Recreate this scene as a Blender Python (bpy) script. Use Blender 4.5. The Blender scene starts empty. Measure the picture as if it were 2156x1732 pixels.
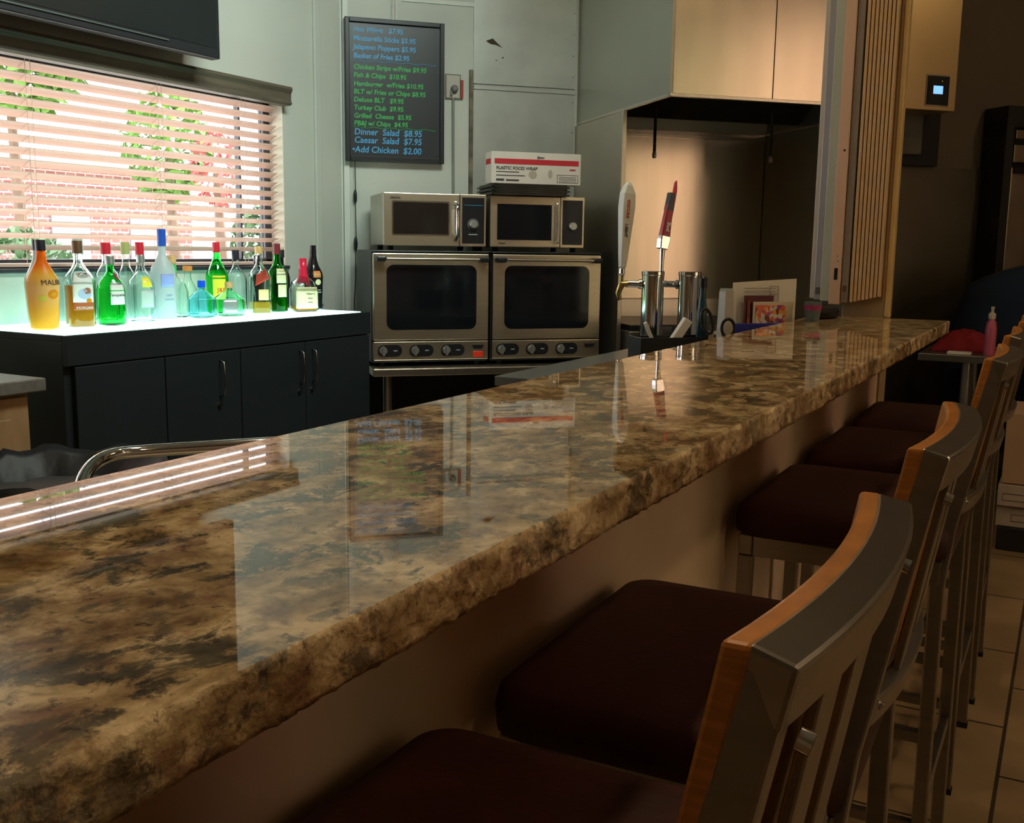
import bpy, bmesh, math, random
from math import sin, cos, pi, radians
from mathutils import Vector, Matrix
random.seed(4)
COL = bpy.context.scene.collection
SC = bpy.context.scene

# ------------------------------------------------------------------ camera, world, sun, exposure
F = 2178.0
yaw, pit, rol = 0.49545118, 0.15666476, 0.01377885
f = Vector((cos(pit)*cos(yaw), cos(pit)*sin(yaw), -sin(pit)))
r = Vector((sin(yaw), -cos(yaw), 0)); u = r.cross(f)
r2 = cos(rol)*r + sin(rol)*u; u2 = -sin(rol)*r + cos(rol)*u
cd = bpy.data.cameras.new('camera'); cam = bpy.data.objects.new('camera', cd); COL.objects.link(cam)
cd.sensor_fit = 'HORIZONTAL'; cd.sensor_width = 36; cd.lens = F/2156*36
cam.matrix_world = Matrix(((r2.x, u2.x, -f.x, 0), (r2.y, u2.y, -f.y, 0), (r2.z, u2.z, -f.z, 1.29), (0, 0, 0, 1)))
cd.clip_start = 0.02; cd.clip_end = 200
SC.camera = cam
SC.view_settings.view_transform = 'Standard'; SC.view_settings.look = 'None'
SC.view_settings.gamma = 1; SC.view_settings.exposure = 0; SC.view_settings.use_curve_mapping = False

w = bpy.data.worlds.new('sky'); SC.world = w; w.use_nodes = True
bg = w.node_tree.nodes['Background']; bg.inputs[0].default_value = (0.95, 0.97, 1.0, 1); bg.inputs[1].default_value = 7.0

def area(name, loc, target, sx, sy, power, color, portal=False, spread=None):
    l = bpy.data.lights.new(name, 'AREA'); l.shape = 'RECTANGLE'; l.size = sx; l.size_y = sy
    l.energy = power; l.color = color
    if spread: l.spread = radians(spread)
    o = bpy.data.objects.new(name, l); COL.objects.link(o); o.location = loc
    d = Vector(target) - Vector(loc); o.rotation_euler = d.to_track_quat('-Z', 'Y').to_euler()
    if portal: l.cycles.is_portal = True
    return o
sl = bpy.data.lights.new('sun', 'SUN'); sl.energy = 5.0; sl.angle = 0.02; sl.color = (1, 0.95, 0.86)
so = bpy.data.objects.new('sun', sl); COL.objects.link(so); so.rotation_euler = (radians(38), radians(20), radians(20))
area('window_portal', (2.2, 3.50, 1.57), (2.2, 0, 1.57), 3.3, 0.8, 1, (1, 1, 1), portal=True)
area('dining_window_portal', (3.0, -4.18, 2.0), (3.0, 0, 2.0), 3.0, 3.0, 1, (1, 1, 1), portal=True)
# unseen lamp added behind the bar, aimed to brighten the window wall
area('added_wall_wash_light', (2.75, 1.45, 3.1), (3.2, 3.3, 1.4), 1.3, 0.3, 24, (0.82, 1.0, 0.95), spread=120)
# warm recessed ceiling lamps: a row above the bar, a row over the dining side
for i, (x, y, e) in enumerate([(0.2, 0.95, 7), (1.9, 0.95, 9), (3.3, 1.05, 8), (0.6, -1.5, 12), (3.2, -1.6, 10), (5.9, -1.3, 8)]):
    area('ceiling_lamp_light', (x, y, 3.62), (x, y, 0), 0.16, 0.16, e, (1.0, 0.70, 0.38))

# ------------------------------------------------------------------ materials
MC = {}
def sock(b, n, v):
    if n in b.inputs: b.inputs[n].default_value = v
def pm(name, col, rough=0.5, metal=0.0, var=0.0, scale=8.0, bump=0.0, bscale=40.0, stretch=(1, 1, 1), trans=0.0, ior=1.45, coat=0.0, emis=0.0, ecol=None, alpha=1, spec=None):
    if name in MC: return MC[name]
    m = bpy.data.materials.new(name); m.use_nodes = True; nt = m.node_tree; b = nt.nodes['Principled BSDF']
    c = (*col, 1)
    sock(b, 'Base Color', c); sock(b, 'Roughness', rough); sock(b, 'Metallic', metal)
    sock(b, 'Transmission Weight', trans); sock(b, 'IOR', ior); sock(b, 'Coat Weight', coat)
    if spec is not None: sock(b, 'Specular IOR Level', spec)
    if emis: sock(b, 'Emission Color', (*(ecol or col), 1)); sock(b, 'Emission Strength', emis)
    if var or bump:
        tc = nt.nodes.new('ShaderNodeTexCoord'); mp = nt.nodes.new('ShaderNodeMapping'); mp.inputs['Scale'].default_value = stretch
        nt.links.new(tc.outputs['Object'], mp.inputs[0])
    if var:
        n = nt.nodes.new('ShaderNodeTexNoise'); n.inputs['Scale'].default_value = scale; n.inputs['Detail'].default_value = 5
        nt.links.new(mp.outputs[0], n.inputs['Vector'])
        rp = nt.nodes.new('ShaderNodeValToRGB'); rp.color_ramp.elements[0].position = .3; rp.color_ramp.elements[1].position = .7
        rp.color_ramp.elements[0].color = (*[max(0, k*(1-var)) for k in col], 1); rp.color_ramp.elements[1].color = (*[min(1, k*(1+var)) for k in col], 1)
        nt.links.new(n.outputs['Fac'], rp.inputs[0]); nt.links.new(rp.outputs[0], b.inputs['Base Color'])
    if bump:
        n2 = nt.nodes.new('ShaderNodeTexNoise'); n2.inputs['Scale'].default_value = bscale; n2.inputs['Detail'].default_value = 4
        nt.links.new(mp.outputs[0], n2.inputs['Vector'])
        bp = nt.nodes.new('ShaderNodeBump'); bp.inputs['Strength'].default_value = bump; bp.inputs['Distance'].default_value = 0.01
        nt.links.new(n2.outputs['Fac'], bp.inputs['Height']); nt.links.new(bp.outputs[0], b.inputs['Normal'])
    MC[name] = m; return m

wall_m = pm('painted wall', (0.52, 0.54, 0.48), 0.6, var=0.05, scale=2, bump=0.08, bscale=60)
trim_m = pm('white trim', (0.62, 0.64, 0.58), 0.5, var=0.03, scale=4)
cream_m = pm('cream jamb', (0.75, 0.68, 0.56), 0.6, var=0.04)
dark_frame = pm('dark window frame', (0.035, 0.037, 0.045), 0.4, var=0.1)
tan_m = pm('tan painted panel', (0.66, 0.50, 0.35), 0.55, var=0.10, scale=2.5, bump=0.05)
black_lam = pm('black laminate', (0.011, 0.017, 0.020), 0.5, var=0.1, scale=3)
steel = pm('brushed steel', (0.55, 0.50, 0.43), 0.30, 1.0, var=0.06, scale=3, bump=0.02, bscale=6, stretch=(30, 30, 1))
hoodsteel = pm('hood steel', (0.60, 0.52, 0.42), 0.23, 1.0, var=0.08, scale=1.5, bump=0.05, bscale=2.0, stretch=(6, 6, 0.6))
dullsteel = pm('dull side steel', (0.42, 0.41, 0.34), 0.42, 1.0, var=0.08, scale=1.2, bump=0.02, bscale=5)
galv = pm('galvanized sheet', (0.42, 0.44, 0.40), 0.42, 0.55, var=0.10, scale=5, bump=0.05, bscale=6)
galv_dirty = pm('grimy edge strip', (0.16, 0.14, 0.10), 0.5, 0.6, var=0.5, scale=14)
chrome = pm('chrome', (0.78, 0.78, 0.78), 0.08, 1.0, var=0.02)
alu = pm('brushed aluminium', (0.30, 0.28, 0.25), 0.28, 0.92, var=0.07, scale=14, bump=0.02, bscale=30, stretch=(1, 1, 6))
wood_o = pm('orange varnished wood', (0.50, 0.19, 0.035), 0.32, var=0.25, scale=16, stretch=(2, 2, 14), coat=0.3)
seat_m = pm('dark red vinyl', (0.040, 0.0045, 0.002), 0.65, var=0.2, scale=10, bump=0.10, bscale=120)
rubber = pm('black rubber', (0.012, 0.012, 0.012), 0.7, var=0.2)
blackp = pm('black plastic', (0.012, 0.012, 0.014), 0.35, var=0.1)
blackgl = pm('black oven glass', (0.006, 0.007, 0.009), 0.08, var=0.1)
browngl = pm('smoked glass', (0.022, 0.016, 0.013), 0.10, var=0.1)
val_m = pm('dark brown valance wood', (0.105, 0.085, 0.060), 0.45, var=0.25, scale=10, stretch=(0.5, 6, 6))
paper = pm('white paper', (0.72, 0.70, 0.64), 0.7, var=0.03)
brass = pm('aged brass', (0.45, 0.33, 0.13), 0.3, 1.0, var=0.2, scale=30)

def slat_mat():
    m = pm('blind slat', (0.70, 0.52, 0.43), 0.5, var=0.08, scale=12, stretch=(0.3, 3, 3))
    return m
slat_m = slat_mat()

def granite():
    m = bpy.data.materials.new('granite'); m.use_nodes = True; nt = m.node_tree; N = nt.nodes.new; L = nt.links.new
    b = nt.nodes['Principled BSDF']; sock(b, 'Roughness', 0.018); sock(b, 'IOR', 1.6)
    tc = N('ShaderNodeTexCoord')
    def noise(scale, detail, rough, st, dist=0.0, off=0):
        mp = N('ShaderNodeMapping'); mp.inputs['Scale'].default_value = st; mp.inputs['Location'].default_value = (off, off*.7, 0); L(tc.outputs['Object'], mp.inputs[0])
        n = N('ShaderNodeTexNoise'); n.inputs['Scale'].default_value = scale; n.inputs['Detail'].default_value = detail
        n.inputs['Roughness'].default_value = rough; n.inputs['Distortion'].default_value = dist; L(mp.outputs[0], n.inputs['Vector']); return n.outputs['Fac']
    def ramp(src, stops):
        rp = N('ShaderNodeValToRGB'); e = rp.color_ramp.elements
        e[0].position, e[0].color = stops[0][0], (*stops[0][1], 1); e[1].position, e[1].color = stops[1][0], (*stops[1][1], 1)
        for p_, c_ in stops[2:]:
            k = e.new(p_); k.color = (*c_, 1)
        L(src, rp.inputs[0]); return rp.outputs[0]
    def mix(a, bb, fac):
        x = N('ShaderNodeMix'); x.data_type = 'RGBA'; L(fac, x.inputs[0]); L(a, x.inputs[6]); L(bb, x.inputs[7]); return x.outputs[2]
    base = ramp(noise(15, 9, .68, (1, 1.2, 1), .35), [(0.36, (0.20, 0.12, 0.05)), (0.62, (0.84, 0.68, 0.42)), (0.49, (0.48, 0.35, 0.18))])
    rust = ramp(noise(26, 8, .68, (1, 1, 1), .2, 5), [(0.52, (0, 0, 0)), (0.62, (0.85, 0.85, 0.85))])
    rustc = ramp(noise(60, 3, .6, (1, 1, 1), 0, 2), [(0.3, (0.17, 0.085, 0.045)), (0.7, (0.38, 0.22, 0.13))])
    c1 = mix(base, rustc, rust)
    dk = ramp(noise(19, 11, .71, (1, 1.25, 1), .4, 9), [(0.508, (0, 0, 0)), (0.572, (.92, .92, .92))])
    dk2 = ramp(noise(6, 3, .5, (1, 1, 1), 0, 4), [(0.40, (.55, .55, .55)), (0.52, (1, 1, 1))])
    mm = N('ShaderNodeMath'); mm.operation = 'MULTIPLY'; L(dk, mm.inputs[0]); L(dk2, mm.inputs[1])
    dkc = ramp(noise(34, 4, .6, (1, 1, 1), 0, 3), [(0.35, (0.045, 0.036, 0.022)), (0.68, (0.15, 0.14, 0.10))])
    c2 = mix(c1, dkc, mm.outputs[0])
    fl = ramp(noise(75, 4, .65, (1, 1, 1), 0, 1), [(0.58, (0, 0, 0)), (0.66, (.75, .75, .75))])
    c3 = mix(c2, ramp(noise(30, 2, .5, (1, 1, 1)), [(0.3, (0.03, 0.02, 0.012)), (0.8, (0.13, 0.09, 0.055))]), fl)
    L(c3, b.inputs['Base Color'])
    return m
gran = granite()
gran_edge = gran.copy(); gran_edge.name = 'rough granite edge'
ge = gran_edge.node_tree; gb = ge.nodes['Principled BSDF']; sock(gb, 'Roughness', 0.3)
gn = ge.nodes.new('ShaderNodeTexNoise'); gn.inputs['Scale'].default_value = 95; gn.inputs['Detail'].default_value = 8; gp = ge.nodes.new('ShaderNodeBump'); gp.inputs['Strength'].default_value = .7; gp.inputs['Distance'].default_value = .008
gt = ge.nodes.new('ShaderNodeTexCoord'); ge.links.new(gt.outputs['Object'], gn.inputs['Vector']); ge.links.new(gn.outputs['Fac'], gp.inputs['Height']); ge.links.new(gp.outputs[0], gb.inputs['Normal'])

def tile_mat():
    m = bpy.data.materials.new('floor tile'); m.use_nodes = True; nt = m.node_tree; N = nt.nodes.new; L = nt.links.new
    b = nt.nodes['Principled BSDF']; sock(b, 'Roughness', 0.42)
    tc = N('ShaderNodeTexCoord'); mp = N('ShaderNodeMapping'); L(tc.outputs['Object'], mp.inputs[0])
    mp.inputs['Rotation'].default_value = (0, 0, 0); mp.inputs['Location'].default_value = (0.03, 0.235, 0)
    br = N('ShaderNodeTexBrick'); br.inputs['Scale'].default_value = 1.0; br.offset = 0.5
    br.inputs['Brick Width'].default_value = 0.61; br.inputs['Row Height'].default_value = 0.305; br.inputs['Mortar Size'].default_value = 0.005
    br.inputs['Color1'].default_value = (0.40, 0.29, 0.16, 1); br.inputs['Color2'].default_value = (0.34, 0.24, 0.13, 1); br.inputs['Mortar'].default_value = (0.05, 0.035, 0.02, 1)
    L(mp.outputs[0], br.inputs['Vector'])
    n = N('ShaderNodeTexNoise'); n.inputs['Scale'].default_value = 4; n.inputs['Detail'].default_value = 7; L(tc.outputs['Object'], n.inputs['Vector'])
    mx = N('ShaderNodeMix'); mx.data_type = 'RGBA'; mx.blend_type = 'MULTIPLY'; mx.inputs[0].default_value = .7
    rp = N('ShaderNodeValToRGB'); rp.color_ramp.elements[0].color = (.55, .5, .45, 1); rp.color_ramp.elements[0].position = .3; rp.color_ramp.elements[1].position = .7
    L(n.outputs['Fac'], rp.inputs[0]); L(br.outputs[0], mx.inputs[6]); L(rp.outputs[0], mx.inputs[7]); L(mx.outputs[2], b.inputs['Base Color'])
    return m

# ------------------------------------------------------------------ mesh helpers
class MB:
    def __init__(s): s.v = []; s.f = []
    def add(s, vs, fs, M=None):
        k = len(s.v)
        for p in vs:
            p = Vector(p); s.v.append(tuple(M @ p) if M else tuple(p))
        s.f += [tuple(i+k for i in q) for q in fs]; return s
    def box(s, x0, x1, y0, y1, z0, z1, M=None):
        return s.add([(x0, y0, z0), (x1, y0, z0), (x1, y1, z0), (x0, y1, z0), (x0, y0, z1), (x1, y0, z1), (x1, y1, z1), (x0, y1, z1)],
                     [(3, 2, 1, 0), (4, 5, 6, 7), (0, 1, 5, 4), (1, 2, 6, 5), (2, 3, 7, 6), (3, 0, 4, 7)], M)
    def prism(s, pts, z0, z1, M=None):   # polygon in xy extruded in z, ccw
        n = len(pts)
        return s.add([(x, y, z0) for x, y in pts]+[(x, y, z1) for x, y in pts],
                     [tuple(range(n-1, -1, -1)), tuple(range(n, 2*n))]+[(i, (i+1) % n, n+(i+1) % n, n+i) for i in range(n)], M)
    def tube(s, path, rad, seg=10, closed=False, M=None):
        P = [Vector(p) for p in path]; n = len(P); rr = rad if isinstance(rad, (list, tuple)) else [rad]*n
        vs = []; up = None
        for i, p in enumerate(P):
            if closed: t = P[(i+1) % n]-P[i-1]
            else: t = P[min(i+1, n-1)]-P[max(i-1, 0)]
            t.normalize()
            if up is None:
                up = Vector((0, 0, 1)) if abs(t.z) < .9 else Vector((1, 0, 0))
            a = t.cross(up).normalized(); bq = a.cross(t).normalized(); up = bq
            for k in range(seg):
                an = 2*pi*k/seg; vs.append(p+(a*cos(an)+bq*sin(an))*rr[i])
        fs = []
        for i in range(n if closed else n-1):
            j = (i+1) % n
            for k in range(seg):
                k2 = (k+1) % seg; fs.append((i*seg+k, j*seg+k, j*seg+k2, i*seg+k2))
        if not closed: fs += [tuple(range(seg)), tuple((n-1)*seg+k for k in range(seg-1, -1, -1))]
        return s.add(vs, fs, M)
    def bar(s, path, wx, wy, side=(1, 0, 0), M=None):   # rectangular section swept, side = width axis
        P = [Vector(p) for p in path]; n = len(P); vs = []
        sd = Vector(side).normalized()
        for i, p in enumerate(P):
            t = (P[min(i+1, n-1)]-P[max(i-1, 0)]).normalized(); a = (sd-t*sd.dot(t)).normalized(); bq = t.cross(a)
            for sx, sy in ((-1, -1), (1, -1), (1, 1), (-1, 1)): vs.append(p+a*sx*wx/2+bq*sy*wy/2)
        fs = [(0, 3, 2, 1)]+[tuple((n-1)*4+k for k in range(4))]
        for i in range(n-1):
            for k in range(4):
                k2 = (k+1) % 4; fs.append((i*4+k, i*4+k2, (i+1)*4+k2, (i+1)*4+k))
        return s.add(vs, fs, M)
    def lathe(s, prof, seg=28, sq=2.0, M=None, sy=1.0, rot=0.0):
        vs = []; fs = []
        def g(t): return 1/((abs(cos(t-rot))**sq+abs(sin(t-rot))**sq)**(1/sq))
        for R_, z, *q in prof:
            e = q[0] if q else 1.0   # blend between round and squarish
            for k in range(seg):
                t = 2*pi*k/seg; m = 1+(g(t)-1)*e; vs.append((R_*m*cos(t), R_*m*sin(t)*sy, z))
        n = len(prof)
        for i in range(n-1):
            for k in range(seg):
                k2 = (k+1) % seg; fs.append((i*seg+k, i*seg+k2, (i+1)*seg+k2, (i+1)*seg+k))
        fs += [tuple(range(seg-1, -1, -1)), tuple((n-1)*seg+k for k in range(seg))]
        return s.add(vs, fs, M)
    def cyl(s, p0, p1, rad, seg=16, M=None): return s.tube([p0, p1], rad, seg, M=M)

def obj(name, mb, mat, parent=None, smooth=False, bevel=0.0, loc=None, subsurf=0):
    me = bpy.data.meshes.new(name); me.from_pydata(mb.v, [], mb.f); me.update()
    bm = bmesh.new(); bm.from_mesh(me); bmesh.ops.recalc_face_normals(bm, faces=bm.faces)
    bm.to_mesh(me); bm.free()
    for m in (mat if isinstance(mat, (list, tuple)) else [mat]): me.materials.append(m)
    o = bpy.data.objects.new(name, me); COL.objects.link(o)
    if loc: o.location = loc
    if parent: o.parent = parent
    if smooth:
        for p in me.polygons: p.use_smooth = True
        if smooth == 'auto':
            bm = bmesh.new(); bm.from_mesh(me)
            for e in bm.edges:
                if len(e.link_faces) == 2 and e.calc_face_angle() > radians(35): e.smooth = False
            bm.to_mesh(me); bm.free()
    if bevel:
        md = o.modifiers.new('bevel', 'BEVEL'); md.width = bevel; md.segments = 2; md.limit_method = 'ANGLE'; md.angle_limit = radians(40)
        md.harden_normals = False
    if subsurf:
        md = o.modifiers.new('subsurf', 'SUBSURF'); md.levels = subsurf; md.render_levels = subsurf
    return o
def tag(o, label=None, cat=None, group=None, kind=None):
    if label: o['label'] = label
    if cat: o['category'] = cat
    if group: o['group'] = group
    if kind: o['kind'] = kind
    return o
def thing(name, loc, label, cat, group=None, rz=0.0):
    o = bpy.data.objects.new(name, None); COL.objects.link(o); o.location = loc; o.rotation_euler = (0, 0, rz); o.empty_display_size = .1
    return tag(o, label, cat, group)
def struct(name, mb, mat, **k): return tag(obj(name, mb, mat, **k), kind='structure')
def BX(*a): return MB().box(*a)
def text(name, s, size, mat, parent, loc, rx=pi/2, bend=None, shear=0.0, align='CENTER', thick=0.0006, sx=1.0, rotz=0, bold=0.0, label=None):
    lines = s if isinstance(s, list) else [(s, 0, 0, size)]
    V = []; Fc = []
    for (t, ox, oz, sz) in lines:
        cu = bpy.data.curves.new('t', 'FONT'); cu.body = t; cu.size = sz; cu.extrude = thick; cu.shear = shear; cu.align_x = align; cu.offset = bold; cu.resolution_u = 3
        to = bpy.data.objects.new('t', cu); COL.objects.link(to)
        dg = bpy.context.evaluated_depsgraph_get(); me = bpy.data.meshes.new_from_object(to.evaluated_get(dg))
        k = len(V); V += [((v.co.x*sx+ox), v.co.y+oz, v.co.z) for v in me.vertices]; Fc += [tuple(i+k for i in p.vertices) for p in me.polygons]
        bpy.data.objects.remove(to); bpy.data.meshes.remove(me); bpy.data.curves.remove(cu)
    mb = MB()
    if bend:
        vs = [bend(x, z, d) for x, z, d in V]
    else:
        vs = [(x, -d, z) for x, z, d in V]   # text plane facing -y
        if rotz: vs = [(x*cos(rotz)-z*sin(rotz), y, x*sin(rotz)+z*cos(rotz)) for x, y, z in vs]
    mb.add(vs, Fc)
    o = obj(name, mb, mat, parent); o.location = loc
    if label: o['label'] = label
    return o
q = math.sqrt(.5)
WX, WY = 4.2854, 3.30
WROT = -pi/4
def WP(s, n, z=0.0): return (WX+s*q-n*q, WY-s*q-n*q, z)   # point in diagonal-wall frame

# ------------------------------------------------------------------ room shell
floor = struct('floor', BX(-3.2, 9.4, -4.2, 3.42, -0.05, 0), tile_mat())
ceil_m = pm('ceiling paint', (0.45, 0.42, 0.36), 0.8, var=0.05)
struct('ceiling', BX(-3.2, 9.4, -4.2, 3.42, 3.7, 3.8), ceil_m)
W0, W1, Z0, Z1 = 0.55, 3.83, 1.19, 1.955
wl = MB(); wl.box(-3.2, W0, 3.3, 3.42, 0, 3.7); wl.box(W1, 4.335, 3.3, 3.42, 0, 3.7); wl.box(W0, W1, 3.3, 3.42, 0, Z0); wl.box(W0, W1, 3.3, 3.42, Z1, 3.7)
struct('wall_back', wl, wall_m)
Mw = Matrix.Translation(WP(0, 0)) @ Matrix.Rotation(WROT, 4, 'Z')
struct('wall_diagonal', MB().box(-0.05, 2.42, 0, 0.12, 0, 3.7, Mw), wall_m)
dk_wall = pm('dim brown wall', (0.34, 0.28, 0.20), 0.7, var=0.08, scale=2)
struct('wall_kitchen', MB().box(2.42, 6.6, 0, 0.12, 0, 3.7, Mw), pm('dimmed kitchen wall', (0.11, 0.09, 0.055), 0.7, var=0.08, scale=2))  # diagonal wall continued, its dimness put into a darker colour
struct('wall_right', BX(8.9, 9.0, -4.2, -1.2, 0, 3.7), dk_wall)
struct('wall_left', BX(-3.2, -3.1, -4.2, 3.3, 0, 3.7), dk_wall)
fw = MB(); fw.box(-3.2, 1.55, -4.2, -4.1, 0, 3.7); fw.box(4.15, 9.4, -4.2, -4.1, 0, 3.7); fw.box(1.55, 4.15, -4.2, -4.1, 0, 0.5); fw.box(1.55, 4.15, -4.2, -4.1, 3.45, 3.7)
struct('wall_front', fw, dk_wall)
# trims on the corner between the two walls
struct('trim_1', BX(4.055, 4.10, 3.285, 3.30, 1.0, 3.7), wall_m, bevel=0.004)
struct('trim_2', MB().box(0.0, 0.03, -0.012, 0, 0.0, 3.7, Mw).box(-0.035, -0.005, -0.012, 0, 0.0, 3.7, Mw), trim_m, bevel=0.003)

# bar half wall and jamb post
struct('wall_bar', BX(-0.9, 3.70, 0.575, 0.70, 0, 1.028), tan_m)
struct('wall_post', BX(3.762, 3.90, 0.578, 0.72, 0, 3.7), pm('brown jamb paint', (0.36, 0.25, 0.13), 0.5, var=0.1, scale=3), bevel=0.003)
struct('trim_3', BX(3.755, 3.80, 0.560, 0.577, 1.07, 3.7), pm('yellow jamb edge', (0.62, 0.45, 0.20), 0.35, var=0.1), bevel=0.003)

# ------------------------------------------------------------------ window with blinds
wm = MB(); wm.box(W0, W1, 3.375, 3.41, Z0, Z0+.035); wm.box(W0, W1, 3.375, 3.41, Z1-.035, Z1); wm.box(W0, W0+.04, 3.375, 3.41, Z0, Z1); wm.box(W1-.045, W1, 3.375, 3.41, Z0, Z1)
win = struct('window_1', wm, dark_frame, bevel=0.003)
obj('mullion', BX(3.625, 3.637, 3.38, 3.405, Z0+.03, Z1-.03).box(2.0, 2.03, 3.38, 3.405, Z0+.03, Z1-.03), dark_frame, win)
gl_m = pm('window glass', (1, 1, 1), 0.0, trans=1.0, ior=1.01)
obj('pane', BX(W0+.04, W1-.045, 3.39, 3.394, Z0+.035, Z1-.035), gl_m, win)
obj('jamb', BX(W1-.004, W1+.001, 3.297, 3.375, Z0, Z1), cream_m, win)
obj('sill', BX(W0-.02, W1+.02, 3.285, 3.375, Z0-.012, Z0+.004), dark_frame, win, bevel=0.003)
# window on the dining side
w2 = MB(); w2.box(1.55, 4.15, -4.17, -4.12, .5, .56); w2.box(1.55, 4.15, -4.17, -4.12, 3.39, 3.45); w2.box(1.55, 1.61, -4.17, -4.12, .5, 3.45); w2.box(4.09, 4.15, -4.17, -4.12, .5, 3.45); w2.box(2.84, 2.94, -4.17, -4.12, .5, 3.45)
wn2 = struct('window_2', w2, dark_frame)
obj('pane', BX(1.6, 4.1, -4.15, -4.146, .55, 3.4), gl_m, wn2)
def tint_panel(nm, c, x0, x1):  # added translucent sheet, tinted to colour the reflections in the steel
    shm = bpy.data.materials.new(nm); shm.use_nodes = True; nt_ = shm.node_tree; tl_ = nt_.nodes.new('ShaderNodeBsdfTranslucent'); tl_.inputs[0].default_value = (*c, 1)
    nt_.links.new(tl_.outputs[0], nt_.nodes['Material Output'].inputs[0])
    obj('tint_sheet', BX(x0, x1, -4.118, -4.116, .52, 3.43), shm, wn2)
tint_panel('pinkish reflection tint', (.57, .455, .36), 2.90, 4.12)
tint_panel('olive reflection tint', (.34, .32, .23), 1.57, 2.88)

bl = thing('window_blind', (0, 3.3, Z1), 'wide wooden slat blind lowered over the window behind the bottles', 'window blind')
vm = MB()
vm.prism([(-.055, 0), (-.052, -.06), (-.03, -.075), (-.03, -.0), ], 0, 1)   # placeholder replaced below
vm = MB()
prof = [(-.000, .048), (-.062, .048), (-.066, .036), (-.056, .018), (-.056, -.012), (-.062, -.026), (-.050, -.034), (-.0, -.034)]
vm.add([(W0-.05, y, z) for y, z in prof]+[(W1+.0, y, z) for y, z in prof], [tuple(range(8)), tuple(range(15, 7, -1))]+[(i, i+8, (i+1) % 8+8, (i+1) % 8) for i in range(8)])
obj('valance', vm, val_m, bl)
nsl = 16; top = -0.048; step = (Z1-Z0-0.085)/nsl
for i in range(nsl):
    z = top-i*step; a = radians(27 if i < nsl-4 else 22); hw = .0235
    pts = []
    for k in range(5):
        t = (k/4-.5)*2; y = t*hw*cos(a); zz = -t*hw*sin(a)+.0022*(1-t*t); pts.append((y, zz))
    vs = [(W0+.012, y+.040, z+zz) for y, zz in pts]+[(W1-.012, y+.040, z+zz) for y, zz in pts]
    vs += [(x, y, z2-.0022) for x, y, z2 in vs]
    fs = [(k, k+1, k+6, k+5) for k in range(4)]+[(k+10, k+15, k+16, k+11) for k in range(4)]+[(0, 5, 15, 10), (4, 14, 19, 9)]+[(0, 10, 11, 1), (1, 11, 12, 2), (2, 12, 13, 3), (3, 13, 14, 4)]+[(5, 6, 16, 15), (6, 7, 17, 16), (7, 8, 18, 17), (8, 9, 19, 18)]
    obj('slat', MB().add(vs, fs), slat_m, bl)
obj('bottom_rail', BX(W0+.012, W1-.012, .018, .062, Z0-Z1+.008, Z0-Z1+.022), slat_m, bl, bevel=0.003)
cordm = pm('blind cord', (0.62, 0.50, 0.40), 0.7)
for cx_ in (1.1, 1.75, 2.50, 3.10, 3.58):
    cm = MB()
    for dy in (.016, .064): cm.cyl((cx_, dy, -.03), (cx_, dy, Z0-Z1+.02), .0011, 6)
    cm.cyl((cx_+.02, .015, -.03), (cx_+.02, .015, Z0-Z1+.02), .0009, 6)
    for i in range(nsl): cm.cyl((cx_, .016, top-i*step+.008), (cx_+.004, .064, top-i*step-.014), .0009, 5)
    obj('ladder_cord', cm, cordm, bl)

# ------------------------------------------------------------------ outside the window
gnd = tag(obj('patio_ground', BX(-6, 24, 3.5, 24, -.15, -.05), pm('pale paving', (0.55, 0.52, 0.48), 0.8, var=.1)), kind='structure')
def brickm():
    m = bpy.data.materials.new('pink brick'); m.use_nodes = True; nt = m.node_tree; b = nt.nodes['Principled BSDF']; sock(b, 'Roughness', .85)
    tc = nt.nodes.new('ShaderNodeTexCoord'); mp = nt.nodes.new('ShaderNodeMapping'); mp.inputs['Rotation'].default_value = (pi/2, 0, 0)
    br = nt.nodes.new('ShaderNodeTexBrick'); br.inputs['Scale'].default_value = 3.2
    br.inputs['Color1'].default_value = (.20, .065, .055, 1); br.inputs['Color2'].default_value = (.27, .12, .10, 1); br.inputs['Mortar'].default_value = (.40, .34, .30, 1); br.inputs['Mortar Size'].default_value = .03
    nt.links.new(tc.outputs['Object'], mp.inputs[0]); nt.links.new(mp.outputs[0], br.inputs['Vector']); nt.links.new(br.outputs[0], b.inputs['Base Color']); return m
hs = thing('neighbour_house', (10.2, 12, -.05), 'low pink brick house seen through the blind', 'house')
obj('wall', BX(-1.6, 1.6, 0, 3, 0, 2.35), brickm(), hs)
obj('roof', MB().prism([(-1.9, -.3), (1.9, -.3), (1.9, 3.3), (-1.9, 3.3)], 2.35, 2.5), pm('pale roof', (.32, .22, .19), .8), hs)
obj('window', BX(-.9, -.3, -.03, .02, .9, 1.7).box(.4, 1.0, -.03, .02, .9, 1.7), pm('hazy house window', (.22, .22, .24), .4), hs)
def foliage(c, rad, n, size, squash=1.0):
    mb = MB()
    for i in range(n):
        d = Vector((random.gauss(0, 1), random.gauss(0, 1), random.gauss(0, 1))).normalized()*rad*random.uniform(.55, 1.0)**.5
        d.z *= squash
        p = Vector(c)+d; a = Vector((random.uniform(-1, 1), random.uniform(-1, 1), random.uniform(-1, 1))).normalized(); b_ = a.cross(Vector((random.uniform(-1, 1), random.uniform(-1, 1), 1))).normalized()
        s_ = size*random.uniform(.6, 1.3)
        mb.add([p-a*s_, p-b_*s_*.4, p+a*s_, p+b_*s_*.4], [(0, 1, 2, 3)])
    return mb
leaf1 = pm('bright leaf', (.11, .24, .035), .6, var=.4, scale=1.5)
leaf2 = pm('grey green leaf', (.07, .14, .06), .6, var=.4, scale=1.5)
leafr = pm('red leaf', (.36, .09, .08), .6, var=.4, scale=2)
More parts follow.
